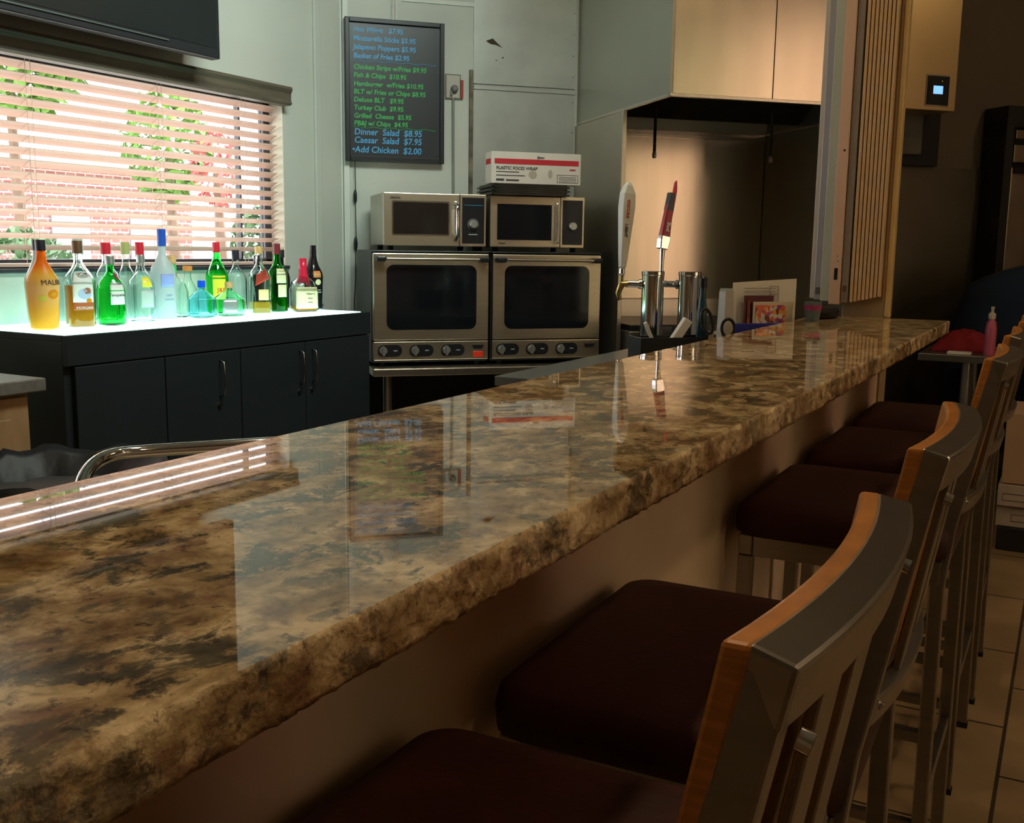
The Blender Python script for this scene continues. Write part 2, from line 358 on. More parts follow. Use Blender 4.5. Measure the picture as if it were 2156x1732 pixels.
bark = pm('bark', (.14, .09, .06), .8, var=.3)
def tree(x, y, z, rad, n, size, lm, label, sq=1.0, name='garden_tree', cat='tree', grp=None):
    t = thing(name, (x, y, -.05), label, cat, grp)
    obj('foliage', foliage((0, 0, z+.05), rad, n, size, sq), lm, t)
    obj('trunk', MB().tube([(0, 0, 0), (.05, 0, z*.5), (0, 0, z)], [.07, .06, .03], 8), bark, t)
tree(6.3, 8.6, 2.85, .62, 900, .11, leaf1, 'tall bright green tree at the upper left of the window view', .7)
tree(7.2, 7.6, 2.2, .40, 600, .08, leaf1, 'narrow bright green tree in the middle of the window view', 1.3)
tree(6.9, 6.7, 1.95, .22, 260, .05, leafr, 'slender reddish tree beyond the middle blind cords', 1.6)
tree(8.6, 7.6, 1.35, .42, 900, .06, leaf2, 'rounded grey green bush near the right end of the window', .9, 'garden_bush', 'bush')
tree(5.1, 6.9, 1.1, .35, 500, .06, leaf2, 'low dark bush at the lower left of the window view', .8, 'garden_bush', 'bush')
wf = thing('garden_wall', (9.5, 9.8, -.05), 'low white garden wall with slatted top behind the bushes', 'wall')
obj('wall_body', BX(-5, 4.5, 0, .15, 0, .62), pm('white render', (.62, .58, .55), .7), wf)
obj('capping', BX(-5.03, 4.53, -.04, .19, .62, .68), pm('cap stone', (.40, .34, .32), .7), wf)

# ------------------------------------------------------------------ television
tv = thing('television', (2.30, 3.10, 2.02), 'black flat television on the wall above the window blind', 'television')
obj('screen_panel', BX(-1.02, .935, 0, .05, .0, 1.1), pm('tv bezel', (.018, .020, .022), .35), tv, bevel=.006)
obj('screen', BX(-1.0, .912, -.002, .0, .04, 1.08), pm('tv screen', (.016, .020, .020), .25), tv)
obj('bezel_highlight', BX(-1.0, .66, -.006, -.002, .026, .031), pm('tv lower highlight', (.16, .19, .18), .3, .5), tv)  # pale strip standing in for the highlight along the lower bezel
obj('wall_bracket', BX(-.3, .3, .05, .195, .3, .7), blackp, tv)
obj('emblem', BX(-.02, .06, -.004, -.002, .055, .061), pm('tv emblem', (.10, .11, .11), .4), tv)

# ------------------------------------------------------------------ granite bar top
def bar_top():
    x0, x1, y0, y1, zt, zb = -0.9, 3.735, 0.365, 0.803, 1.07, 1.029
    bmn = MB(); nx = 1150; nz = 8
    rnd = random.Random(9)
    import mathutils
    nz_ = mathutils.noise.noise
    vs = []; fs = []
    for i in range(nx+1):
        x = x0+(x1-x0)*i/nx
        for k in range(nz+1):
            t = k/nz; z = zt+(zb-zt)*t
            d = 0.0020*nz_(Vector((x*26, z*60, 0)))+0.0036*nz_(Vector((x*70, z*90, 3)))+0.0026*nz_(Vector((x*150, z*170, 7)))
            if k == 0: d = 0.0010*nz_(Vector((x*45, 0, 8)))+.0008*nz_(Vector((x*130, 0, 2)))
            vs.append((x, y0+0.002-(0.0025 if 0 < k < nz else 0)+d, z+(0.0 if k in (0,) else 0.001*nz_(Vector((x*50, z*50, 5))))))
    for i in range(nx):
        for k in range(nz):
            a = i*(nz+1)+k; fs.append((a, a+1, a+nz+2, a+nz+1))
    nf = len(vs)
    # top: strip from front edge to back
    for i in range(nx+1):
        x = x0+(x1-x0)*i/nx; vs += [(x, y1, zt), (x, y1, zb)]
    for i in range(nx):
        a = i*(nz+1); b_ = (i+1)*(nz+1); c = nf+2*i; d = nf+2*(i+1)
        fs.append((a, b_, d, c)); fs.append((c, d, d+1, c+1)); fs.append((c+1, d+1, b_+nz, a+nz))
    fs.append(tuple(range(0, nz+1))+(nf+1, nf)); e = nx*(nz+1); fs.append(tuple(range(e+nz, e-1, -1))+(nf+2*nx, nf+2*nx+1))
    bmn.add(vs, fs)
    o = obj('granite_counter', bmn, [gran, gran_edge])
    for p in o.data.polygons:
        if p.normal.y < -.5: p.material_index = 1; p.use_smooth = True
    return tag(o, 'long polished beige and dark granite bar top running to the jamb post', 'bar counter')
bar_top()

# ------------------------------------------------------------------ bar stools
def stool(mat_seat=seat_m):
    t = thing('bar_stool', (0, 0, 0), '', 'bar stool', 'bar stools along the granite counter')
    # seat cushion with rounded corners
    def rr(w_, d_, rad, n=6):
        pts = []
        for cx_, cy_, a0 in ((w_-rad, d_-rad, 0), (-w_+rad, d_-rad, 90), (-w_+rad, -d_+rad, 180), (w_-rad, -d_+rad, 270)):
            for k in range(n+1):
                a = radians(a0+90*k/n); pts.append((cx_+rad*cos(a), cy_+rad*sin(a)))
        return pts
    sm = MB(); rings = [(0.742, .010), (.748, .002), (.775, 0), (.796, .004), (.807, .016), (.811, .05)]
    vs = []; fs = []; n = 28
    for z, ins in rings: vs += [(x, y, z) for x, y in rr(.232-ins, .20-ins, .045-min(ins, .03)*.3)]
    for i in range(len(rings)-1):
        for k in range(n): fs.append((i*n+k, i*n+(k+1) % n, (i+1)*n+(k+1) % n, (i+1)*n+k))
    fs += [tuple(range(n-1, -1, -1)), tuple((len(rings)-1)*n+k for k in range(n))]
    sm.add(vs, fs); obj('seat', sm, mat_seat, t, smooth=True)
    fr = MB(); fr.box(-.215, .215, .158, .186, .70, .742); fr.box(-.215, .215, -.186, -.158, .70, .742); fr.box(-.215, -.187, -.158, .158, .70, .742); fr.box(.187, .215, -.158, .158, .70, .742)
    obj('seat_frame', fr, alu, t, bevel=.003)
    for s_ in (-1, 1):
        obj('leg', MB().bar([(s_*.203, .172, .70), (s_*.207, .182, .012)], .028, .028), alu, t, bevel=.003)
        # rear leg bends back into the back post
        lg = MB(); lg.bar([(s_*.203, -.183, .012), (s_*.201, -.180, .70), (s_*.190, -.190, .80), (s_*.164, -.246, 1.097)], .026, .026)
        obj('leg', lg, alu, t, bevel=.003)
    for s_ in (-1, 1):
        obj('foot_cap', BX(s_*.207-.015, s_*.207+.015, .167, .197, 0, .012), rubber, t); obj('foot_cap', BX(s_*.203-.015, s_*.203+.015, -.198, -.168, 0, .012), rubber, t)
    def arc(z, y0, bow, w_, n=12): return [(-w_+2*w_*k/n, y0-bow*(1-(2*k/n-1)**2), z) for k in range(n+1)]
    obj('top_rail', MB().bar(arc(1.090, -.2455, .016, .178), .036, .027, (0, -0.22, .97)), alu, t, bevel=.003)
    obj('lower_rail', MB().bar(arc(.842, -.203, .020, .174), .034, .018, (0, -0.22, .97)), alu, t, bevel=.003)
    for x_ in (-.062, .062):
        b_ = .016*(1-(x_/.18)**2)
        obj('back_slat', MB().bar([(x_, -.203-b_, .84), (x_, -.2425-b_, 1.076)], .062, .008), alu, t, bevel=.002)
    # wooden facing on the sitter's side of the back
    wd = MB(); n = 12
    for (za, zb) in ((.825, 1.110),):
        vs = []
        for k in range(n+1):
            x_ = (-.5+k/n)*.356; bow = .016*(1-(2*k/n-1)**2)
            for z, dy in ((za, 0), (zb, 0)):
                yy = -.185-(z-.82)*.178-bow; xx_ = x_*(1+(1.11-z)*.30)
                vs += [(xx_, yy+.0125, z), (xx_, yy-.003, z)]
        fs = []
        for k in range(n):
            a = k*4; b_ = a+4
            fs += [(a, b_, b_+2, a+2), (a+1, a+3, b_+3, b_+1), (a+2, b_+2, b_+3, a+3), (a, a+1, b_+1, b_)]
        fs += [(0, 2, 3, 1), (n*4, n*4+1, n*4+3, n*4+2)]
        wd.add(vs, fs)
    obj('backrest', wd, wood_o, t, bevel=.003)
    st = MB(); st.bar([(-.2, .178, .30), (.2, .178, .30)], .022, .022, (0, 1, 0)); obj('footrest', st, alu, t, bevel=.002)
    st = MB()
    for s_ in (-1, 1):
        st.bar([(s_*.204, .168, .22), (s_*.204, -.170, .22)], .018, .022); st.bar([(s_*.203, .168, .40), (s_*.203, -.170, .40)], .018, .022)
    st.bar([(-.2, -.181, .27), (.2, -.181, .27)], .018, .022, (0, 1, 0))
    obj('stretcher', st, alu, t, bevel=.002)
    for s_ in (-1, 1):
        obj('screw_cap', MB().cyl((s_*.160, -.259, 1.062), (s_*.160, -.266, 1.060), .006, 12), chrome, t, smooth='auto')
        obj('screw_cap', MB().cyl((s_*.160, -.214, .845), (s_*.160, -.2165, .843), .005, 12), chrome, t, smooth='auto')
    return t
def copy_tree(o, parent=None):
    c = o.copy(); COL.objects.link(c); c.parent = parent
    for ch in [k for k in bpy.data.objects if k.parent == o]: copy_tree(ch, c)
    return c
slabels = ['nearest bar stool with wood-faced back, its red seat cut off by the bottom edge',
           'second bar stool from the camera, dark red seat, left of a wide gap',
           'third bar stool from the camera, just beyond the wide gap in the row',
           'fourth bar stool from the camera, tucked between two others',
           'farthest bar stool of the row, beside the far end of the granite counter']
proto = stool()
for i, (x, y, rz) in enumerate([(0.632, .357, .0), (1.190, .355, .02), (2.165, .357, .0), (2.77, .360, .0), (3.35, .360, .02)]):
    s_ = proto if i == 0 else copy_tree(proto)
    s_.location = (x, y, 0); s_.rotation_euler = (0, 0, rz); s_['label'] = slabels[i]

# ------------------------------------------------------------------ black back-bar cabinet with glowing glass shelf
cb = thing('back_bar_cabinet', (2.19, 2.785, 0), 'long black cabinet under the glowing bottle shelf', 'cabinet')
obj('body', BX(0, 1.61, .02, .50, 0, .975).box(0, 1.61, 0, .02, .90, .997).box(0, .012, .02, .50, .975, .997).box(1.575, 1.61, .02, .50, .975, .999), black_lam, cb, bevel=.002)
# doors with handles and locks; bays from handle positions
bays = [(.03, .40, 'r'), (.405, .775, 'r'), (.78, 1.155, 'r'), (1.16, 1.60, 'l')]
hx = [None, .665, 1.12, 1.20]
for i, (a, b_, side) in enumerate(bays):
    d = obj('door', BX(a, b_, 0, .018, .08, .895), black_lam, cb, bevel=.002)
    if hx[i] is not None:
        x = hx[i]
        h = obj('handle', MB().tube([(x, .002, .865), (x, -.022, .855), (x, -.026, .80), (x, -.026, .78), (x, -.022, .735), (x, .002, .725)], .0036, 8), pm('dull nickel', (.25, .25, .23), .3, 1), d, smooth=True)
        obj('lock', MB().cyl((x-.008, .002, .695), (x-.008, -.008, .695), .008, 14), pm('dull nickel', (.25, .25, .23), .3, 1), d, smooth='auto')
glow = pm('backlit frosted glass', (.75, .95, .90), .25, emis=3.2, ecol=(.50, 1.0, .88))
sh = tag(obj('glowing_shelf', BX(2.203, 3.763, 2.811, 3.288, .977, 1.0), glow, bevel=.002), 'backlit greenish glass shelf glowing under the bottles', 'light shelf')

# ------------------------------------------------------------------ bottles
def glass(name, col, rough=.02): return pm(name, col, rough, trans=1.0, ior=1.3, var=0)
clear = glass('clear glass', (.90, .98, .95)); green_g = glass('green glass', (.12, .85, .22)); pale_g = glass('pale green glass', (.62, .95, .72)); dgreen = glass('deep green glass', (.05, .58, .12))
frost = pm('frosted bottle glass', (.80, .88, .90), .35, trans=.6, ior=1.3)
blueg = glass('aqua glass', (.45, .85, .95)); amber = pm('amber liquor', (1.0, .36, .02), .08, trans=.45, ior=1.3)
gold = pm('golden liquor', (1.0, .58, .06), .08, trans=.5, ior=1.3)
def col(n, c, **k): return pm(n, c, k.pop('rough', .5), **k)
white_l = col('white label', (.78, .80, .76)); cream_l = col('cream label', (.78, .74, .45)); ink = col('dark ink', (.05, .04, .04))
TPL = {
 'tall': [(.030, 0), (.037, .004), (.038, .02), (.038, .165), (.034, .19), (.020, .215), (.0145, .235), (.0135, .285), (.0145, .287)],
 'sloped': [(.030, 0), (.036, .006), (.0385, .05), (.043, .16), (.040, .18), (.026, .212), (.018, .24), (.0145, .262), (.0145, .29)],
 'round_short': [(.040, 0), (.046, .006), (.047, .03), (.047, .13), (.038, .16), (.020, .185), (.0135, .20), (.0135, .235)],
 'squat': [(.035, 0), (.043, .006), (.045, .03), (.043, .07), (.030, .092), (.014, .102), (.0125, .12)],
 'bell': [(.042, 0), (.047, .006), (.047, .09), (.038, .12), (.020, .145), (.0145, .165), (.0135, .20)],
}
def bottle(x, y, h, tpl, gm, label, cap, caph=.035, capr=.0165, sq=2.0, wmul=1.0, lab=None, liq=None, bands=(), txt=None, name='liquor_bottle', rz=None, grp='bottles on the glowing shelf', capn='cap', extra=None):
    rz = rz if rz is not None else (radians(-4) if x < 2.4 else radians(-17) if x < 3.1 else radians(-28))
    t = thing(name, (x, y, 1.0005), label, 'bottle', grp, rz)
    wmul *= 1.10; P_ = TPL[tpl]; H = P_[-1][1]; k = (h-caph*.75)/H
    prof = [(R_*wmul if i < len(P_)-3 else R_, z*k, (1.0 if z < H*.62 else 0.0)) for i, (R_, z) in enumerate(P_)]
    def rad_at(z):
        for a, b_ in zip(prof, prof[1:]):
            if a[1] <= z <= b_[1]: return a[0]+(b_[0]-a[0])*(z-a[1])/max(1e-6, b_[1]-a[1])
        return prof[-1][0]
    opaque = gm.name in ('orange gradient glaze', 'black bottle glaze')
    g = MB()
    if opaque: g.lathe(prof, 36, sq)
    else:
        inner = [(max(R_-.0028, .003), z+(.006 if i == 0 else 0), e) for i, (R_, z, e) in enumerate(prof)]
        full = prof+[(inner[-1][0], prof[-1][1], 0)]+inner[::-1]
        seg = 36
        g.lathe(full, seg, sq)
    obj('glass_body', g, gm, t, smooth='auto')
    if liq:
        lm, lh = liq; lp = [(max(R_-.0034, .002), min(z+(.0065 if i == 0 else 0), lh*h), e) for i, (R_, z, e) in enumerate(prof) if z < lh*h]
        lp.append((rad_at(lh*h)-.0034, lh*h, lp[-1][2])); obj('liquid', MB().lathe(lp, 30, sq), lm, t, smooth='auto')
    zc = prof[-1][1]
    c_ = MB().lathe([(capr, zc-caph*.35), (capr, zc+caph*.6), (capr*.93, zc+caph*.68)] if True else [], 22); obj(capn, c_, cap, t, smooth='auto')
    def gq(th): return 1/((abs(cos(th))**sq+abs(sin(th))**sq)**(1/sq))
    def onsurf(ang, z, off):
        R_ = (rad_at(z))*(gq(ang) if z < H*k*.62 else 1)+off; return (R_*cos(ang), R_*sin(ang), z)
    if lab:
        for li, (z0, z1, a0, a1, lm, ln) in enumerate(lab):
            lb = MB(); n = 14; nn = 4; vs = []
            for j in range(nn+1):
                for i in range(n+1): vs.append(onsurf(radians(a0+(a1-a0)*i/n), z0*h+(z1-z0)*h*j/nn, .0007))
            fs = [(j*(n+1)+i, j*(n+1)+i+1, (j+1)*(n+1)+i+1, (j+1)*(n+1)+i) for j in range(nn) for i in range(n)]
            lb.add(vs, fs); lo = obj(ln, lb, lm, t, smooth=True)
            md = lo.modifiers.new('thick', 'SOLIDIFY'); md.thickness = .0004; md.offset = 0
    if txt:
        for (s_, sz, ac, zz, tm) in txt:
            def bend(a, z, d, ac=ac, zz=zz):
                zc_ = zz*h+z; R_ = rad_at(zc_); ang = radians(ac)+a/max(R_, .01); X_, Y_, Z_ = onsurf(ang, zc_, .0016+d); return (X_, Y_, Z_)
            text('lettering', s_, sz, tm, t, (0, 0, 0), bend=bend, thick=.0003)
    if extra: extra(t, prof, onsurf)
    return t
# orange coconut rum bottle
def orange_mat():
    m = bpy.data.materials.new('orange gradient glaze'); m.use_nodes = True; nt = m.node_tree; b = nt.nodes['Principled BSDF']; sock(b, 'Roughness', .12)
    tc = nt.nodes.new('ShaderNodeTexCoord'); sp = nt.nodes.new('ShaderNodeSeparateXYZ'); rp = nt.nodes.new('ShaderNodeValToRGB'); mr = nt.nodes.new('ShaderNodeMapRange'); mr.inputs[2].default_value = .30
    e = rp.color_ramp.elements; e[0].color = (.95, .42, .03, 1); e[1].color = (.95, .16, .01, 1); e[1].position = .85
    for p_, c_ in ((.22, (.95, .45, .06)), (.45, (.95, .58, .24)), (.60, (.88, .48, .06)), (.70, (.95, .20, .01))): k_ = e.new(p_); k_.color = (*c_, 1)
    nt.links.new(tc.outputs['Object'], sp.inputs[0]); nt.links.new(sp.outputs[2], mr.inputs[0]); nt.links.new(mr.outputs[0], rp.inputs[0]); nt.links.new(rp.outputs[0], b.inputs['Base Color'])
    sock(b, 'Transmission Weight', .35); sock(b, 'IOR', 1.2); sock(b, 'Roughness', .3)
    return m
black_b = pm('black bottle glaze', (.010, .010, .012), .12)
navycap = col('black screw cap', (.02, .02, .03), rough=.35); redcap = col('red cap', (.62, .02, .04), rough=.35); greycap = col('pale grey cap', (.45, .55, .52), rough=.4)
browncap = col('bronze cap', (.20, .11, .06), rough=.35, metal=.4); bluecap = col('blue foil cap', (.02, .09, .50), rough=.3); olivecap = col('olive cap', (.42, .44, .16), rough=.35)
corkm = col('cork', (.62, .38, .16), rough=.8, var=.2, scale=80); orangec = col('orange stopper', (.70, .25, .06), rough=.5); silverc = pm('silver cap', (.45, .5, .5), .3, .7); brightblue = col('bright blue cap', (.0, .08, .75), rough=.3)
goldc = pm('gold stopper', (.75, .5, .2), .4, .3)
def disc_on(t, prof, onsurf, ang, z, rad_, m, nm):
    mb = MB(); n = 16; vs = []; R_ = .04
    for rr_ in (0.001, .5, 1):
        for k in range(n): vs.append(onsurf(radians(ang)+rr_*rad_*cos(2*pi*k/n)/R_, z+rr_*rad_*sin(2*pi*k/n), .0012))
    fs = [(j*n+k, j*n+(k+1) % n, (j+1)*n+(k+1) % n, (j+1)*n+k) for j in range(2) for k in range(n)]+[tuple(range(n))]
    mb.add(vs, fs); o = obj(nm, mb, m, t); md = o.modifiers.new('thick', 'SOLIDIFY'); md.thickness = .0005
FR = -100  # degrees: front of the bottle (towards the bar)
og = orange_mat()
bottle(2.300, 3.025, .298, 'sloped', og, 'orange coconut rum bottle with black cap, leftmost on the shelf', navycap, .035, .0165, wmul=1.12,
       txt=[('MALIBU', .024, -82, .50, ink)], extra=lambda t, p, s: (disc_on(t, p, s, -84, .118, .015, amber, 'emblem'), disc_on(t, p, s, -84, .118, .009, gold, 'emblem'), disc_on(t, p, s, -125, .105, .010, col('olive emblem', (.62, .50, .05)), 'emblem')))
bottle(2.385, 3.155, .298, 'sloped', pm('milk glass', (.55, .62, .50), .3, trans=.2), 'pale cream bottle standing right behind the orange one', navycap, .035, .0165)
bottle(2.600, 3.215, .305, 'tall', clear, 'clear tall bottle with pale grey cap, behind the gap beside the orange bottle', greycap, .055, .019, sq=5, wmul=1.15, liq=(blueg, .60), lab=[(.50, .56, FR-40, FR-20, ink, 'label')])
def rum_extra(t, p, s):
    disc_on(t, p, s, -90, .115, .019, col('pale blue emblem', (.45, .55, .75)), 'emblem'); disc_on(t, p, s, -80, .125, .011, col('brown emblem', (.35, .12, .06)), 'emblem'); disc_on(t, p, s, -74, .092, .008, amber, 'emblem')
bottle(2.440, 3.020, .297, 'tall', clear, 'clear spiced rum bottle with bronze cap and amber rum inside', browncap, .042, .0175, sq=3, wmul=1.12, liq=(amber, .48),
       lab=[(.29, .64, -135, -55, white_l, 'label'), (.20, .29, -135, -55, col('red brown band', (.45, .10, .03)), 'label')], txt=[('MORGAN', .012, -92, .215, white_l), ('CAPTAIN', .009, -95, .61, ink)], extra=rum_extra)
bottle(2.565, 3.010, .245, 'round_short', green_g, 'bright green gin bottle with silver cap near the left end', silverc, .03, .0165, wmul=.95,
       lab=[(.30, .60, -115, -50, white_l, 'label'), (.58, .62, -115, -50, silverc, 'label')], txt=[('Tanqueray', .014, -85, .42, ink)], extra=lambda t, p, s: disc_on(t, p, s, -62, .172, .014, col('wine red seal', (.22, .02, .04)), 'seal'))
bottle(2.715, 3.205, .292, 'tall', clear, 'clear bottle with a red cap standing behind the bright green gin', redcap, .042, .019, wmul=1.1)
bottle(2.815, 3.215, .295, 'tall', clear, 'clear bottle with an olive cap in the back row', olivecap, .045, .017, wmul=.80)
bottle(2.740, 3.050, .248, 'tall', clear, 'short clear vodka bottle with yellow and white lettering', silverc, .028, .0150, wmul=1.2,
       lab=[(.52, .67, -112, -68, col('yellow label', (.85, .75, .05)), 'label'), (.22, .48, -118, -62, pm('milky label', (.7, .78, .76), .5, trans=.4), 'label')])
bottle(2.900, 3.232, .296, 'tall', clear, 'clear bottle with a red cap behind the tall blue-capped bottle', redcap, .055, .017, wmul=.80)
bottle(2.872, 3.080, .347, 'tall', frost, 'tallest bottle, frosted glass with a long blue cap', bluecap, .062, .0165, wmul=1.12,
       lab=[(.36, .50, -125, -62, col('lavender blue picture', (.30, .38, .80)), 'label')], txt=[('GREY', .011, -88, .26, col('steel blue ink', (.25, .32, .55))), ('GOOSE', .011, -88, .215, col('steel blue ink', (.25, .32, .55)))])
bottle(2.985, 3.15, .245, 'bell', clear, 'clear tequila bottle with green neck band and wooden stopper', corkm, .03, .0175, sq=4, extra=lambda t, p, s: obj('neck_band', MB().lathe([(.0165, .175), (.018, .185), (.018, .198), (.0155, .207)], 20), col('green band', (.05, .50, .10)), t, smooth='auto'))
bottle(3.030, 3.040, .148, 'squat', blueg, 'small aqua glass bottle with bright blue cap', brightblue, .026, .015, wmul=1.15)
bottle(3.130, 3.215, .200, 'bell', clear, 'clear bottle with a rounded orange stopper, behind the small aqua bottle', orangec, .02, .019, wmul=.8, capn='stopper')
bottle(3.275, 3.195, .300, 'sloped', green_g, 'tall green whisky bottle with red cap and yellow label', redcap, .042, .0155,
       lab=[(.20, .53, -130, -60, col('yellow label', (.85, .75, .05)), 'label')], txt=[('J&B', .026, -84, .30, redcap)])
def rib(t, p, s): obj('ribbon', MB().tube([(0, -.014, .105), (.02, -.034, .085), (.045, -.035, .05)], .0022, 6), col('green ribbon', (.05, .55, .10)), t)
bottle(3.170, 3.030, .140, 'squat', pale_g, 'squat greenish tequila bottle with ball stopper and green ribbon', corkm, .024, .0160, wmul=1.2, sq=4, lab=[(.10, .50, -130, -75, silverc, 'label')], extra=rib, capn='stopper')
bottle(3.420, 3.225, .268, 'tall', clear, 'clear bottle with a black cap behind the slanted red label', navycap, .042, .0165, wmul=1.1)
def slant(t, p, s):
    mb = MB(); n = 10; vs = []
    for j in range(2):
        for i in range(n+1):
            a = -128+75*i/n; vs.append(s(radians(a), .118+.030*i/n+(.045 if j else 0), .0010))
    mb.add(vs, [(i, i+1, n+2+i, n+1+i) for i in range(n)]); o = obj('label', mb, col('red slanted label', (.62, .06, .03)), t); o['label'] = 'slanted red label'; md = o.modifiers.new('thick', 'SOLIDIFY'); md.thickness = .0005
bottle(3.385, 3.060, .284, 'tall', clear, 'square clear whisky bottle with a slanted red label and gold stopper', goldc, .03, .0165, sq=7, wmul=1.0, liq=(gold, .17), extra=slant, lab=[(.20, .36, -115, -60, col('pale yellow label', (.80, .70, .30)), 'label')])
bottle(3.510, 3.070, .298, 'tall', dgreen, 'dark green whiskey bottle with dark red cap and cream labels', col('dark red cap', (.20, .02, .03), rough=.4), .045, .0150, wmul=1.05, liq=(pm('green gold liquor', (.30, .50, .02), .05, trans=.8, ior=1.3), .2),
       lab=[(.42, .63, -115, -52, cream_l, 'label'), (.22, .40, -108, -52, cream_l, 'label')], txt=[('JOHN JAMESON', .007, -84, .54, ink)])
bottle(3.545, 3.215, .245, 'tall', black_b, 'short black bottle mostly hidden behind the dark green one', navycap, .03, .016)
bottle(3.700, 3.215, .270, 'tall', black_b, 'black bottle with black cap standing against the wall, left of the red wax bottle', navycap, .035, .018, wmul=1.0, lab=[(.70, .72, -130, -60, silverc, 'label')])
def wax(t, p, s):
    z0 = p[-3][1]
    mb = MB().lathe([(.030, z0-.030), (.024, z0-.012), (.019, z0+.01), (.0175, z0+.03), (.0165, z0+.078)], 24)
    for a, L_ in ((-60, .045), (-150, .03), (40, .04)):
        x_, y_ = .028*cos(radians(a)), .028*sin(radians(a)); mb.tube([(x_*.7, y_*.7, z0), (x_*1.05, y_*1.05, z0-.03), (x_*1.25, y_*1.25, z0-L_)], [.006, .005, .003], 8)
    obj('wax_seal', mb, col('glossy red wax', (.68, .02, .06), rough=.2), t, smooth=True)
bottle(3.610, 3.010, .235, 'bell', clear, 'bourbon bottle dipped in red wax with a wide cream label', redcap, .03, .0150, sq=5, wmul=1.06, extra=wax, lab=[(.06, .46, -140, -45, cream_l, 'label')], txt=[("Maker's", .012, -80, .32, ink), ('Mark', .010, -80, .24, ink), ('WHISKY', .006, -80, .17, ink)], liq=(amber, .10))
bottle(3.742, 3.060, .292, 'sloped', black_b, 'black cream liqueur bottle, last one at the right end of the shelf', black_b, .03, .0140, wmul=.92,
       lab=[(.50, .60, -112, -62, orangec, 'label')], txt=[('BAILEYS', .010, -86, .535, cream_l), ('ORIGINAL', .006, -82, .30, white_l), ('IRISH CREAM', .006, -82, .265, white_l)], extra=lambda t, p, s: disc_on(t, p, s, -82, .125, .013, cream_l, 'emblem'))

# ------------------------------------------------------------------ wooden cabinet at the left with laminate top
wc = thing('wooden_cabinet', (1.28, 2.63, 0), 'light brown wooden base cabinet at the left edge with grey worktop', 'cabinet')
tanw = pm('maple veneer', (.38, .24, .12), .5, var=.12, scale=6, stretch=(4, 4, 1))
obj('carcass', BX(-.7, .665, .02, .66, 0, .862), tanw, wc, bevel=.002)
for a, b_ in ((-.68, -.03), (.0, .65)):
    d = obj('door', BX(a, b_, 0, .018, .10, .85), tanw, wc, bevel=.003)
    obj('door_panel', BX(a+.06, b_-.06, -.004, .0, .16, .79), tanw, d, bevel=.004)
obj('worktop', BX(-.72, .695, -.025, .66, .862, .90), pm('grey laminate', (.17, .165, .15), .4, var=.2, scale=50), wc, bevel=.004)

# chrome tube handle of a trolley and black bag in a bin, behind the bar
tr = thing('service_trolley', (1.50, 1.55, 0), 'chrome tube-framed trolley behind the bar, only its curved handle showing', 'trolley')
R_ = [(1.16, 1.38, .66), (1.15, 1.43, .80), (1.17, 1.47, .86), (1.22, 1.515, .887), (1.29, 1.545, .90), (1.36, 1.53, .90), (1.52, 1.41, .90), (1.75, 1.23, .90), (1.80, 1.18, .88), (1.82, 1.16, .80), (1.82, 1.16, .66)]
def smooth_path(P_, n=5):
    out = []; P_ = [Vector(p) for p in P_]
    for i in range(len(P_)-1):
        p0 = P_[max(i-1, 0)]; p1 = P_[i]; p2 = P_[i+1]; p3 = P_[min(i+2, len(P_)-1)]
        for k in range(n):
            t = k/n; out.append(.5*((2*p1)+(p2-p0)*t+(2*p0-5*p1+4*p2-p3)*t*t+(-p0+3*p1-3*p2+p3)*t**3))
    return out+[P_[-1]]
R_ = [(x-1.5, y-1.55, z) for x, y, z in R_]
obj('handle', MB().tube(smooth_path(R_), .0125, 12), chrome, tr, smooth=True)
obj('shelf', MB().prism([(-.36, -.16), (.30, -.42), (.36, -.28), (-.30, -.02)], .64, .66), dullsteel, tr)
for x, y in ((-.33, -.155), (.30, -.40), (.33, -.29), (-.29, -.04)):
    obj('leg', MB().cyl((x, y, 0), (x, y, .65), .012, 10), chrome, tr, smooth='auto')
bn = thing('waste_bin', (1.66, 2.16, 0), 'waste bin lined with a crumpled black bag at the left, behind the bar', 'bin')
obj('bin_body', MB().lathe([(.20, 0), (.22, .02), (.25, .66), (.26, .68)], 32), pm('grey bin plastic', (.06, .06, .06), .5), bn, smooth='auto')
bagm = pm('black bag film', (.012, .013, .015), .5, bump=.6, bscale=9)
import mathutils
bgm = MB(); seg = 48; prof = [(.262, .52), (.285, .60), (.290, .68), (.262, .74), (.255, .75), (.235, .73), (.20, .68), (.05, .62)]
vs = []
for R0, z in prof:
    for k in range(seg):
        t = 2*pi*k/seg; nn = mathutils.noise.noise(Vector((cos(t)*4, sin(t)*4, z*6))); m_ = 1+.07*nn+.02*sin(13*t); vs.append((R0*m_*cos(t), R0*m_*sin(t), z+.025*nn))
n = len(prof); fs = [(i*seg+k, i*seg+(k+1) % seg, (i+1)*seg+(k+1) % seg, (i+1)*seg+k) for i in range(n-1) for k in range(seg)]+[tuple((n-1)*seg+k for k in range(seg))]
obj('bin_bag', bgm.add(vs, fs), bagm, bn, smooth=True)
area_ = None

# ------------------------------------------------------------------ stainless work counter behind the bar
wcn = thing('work_counter', (2.76, .81, 0), 'stainless work counter just below and behind the granite bar', 'counter')
greytop = pm('grey steel top', (.22, .235, .23), .35, .8, var=.1, scale=3)
obj('worktop', BX(0, 1.75, 0, .745, .87, .90), greytop, wcn, bevel=.003)
obj('body', BX(.03, 1.72, .02, .70, .10, .87), pm('counter body', (.10, .10, .09), .5, .6), wcn, bevel=.003)
for x, y in ((.06, .05), (1.68, .05), (.06, .66), (1.68, .66)): obj('foot', MB().cyl((x, y, 0), (x, y, .10), .02, 12), chrome, wcn, smooth='auto')

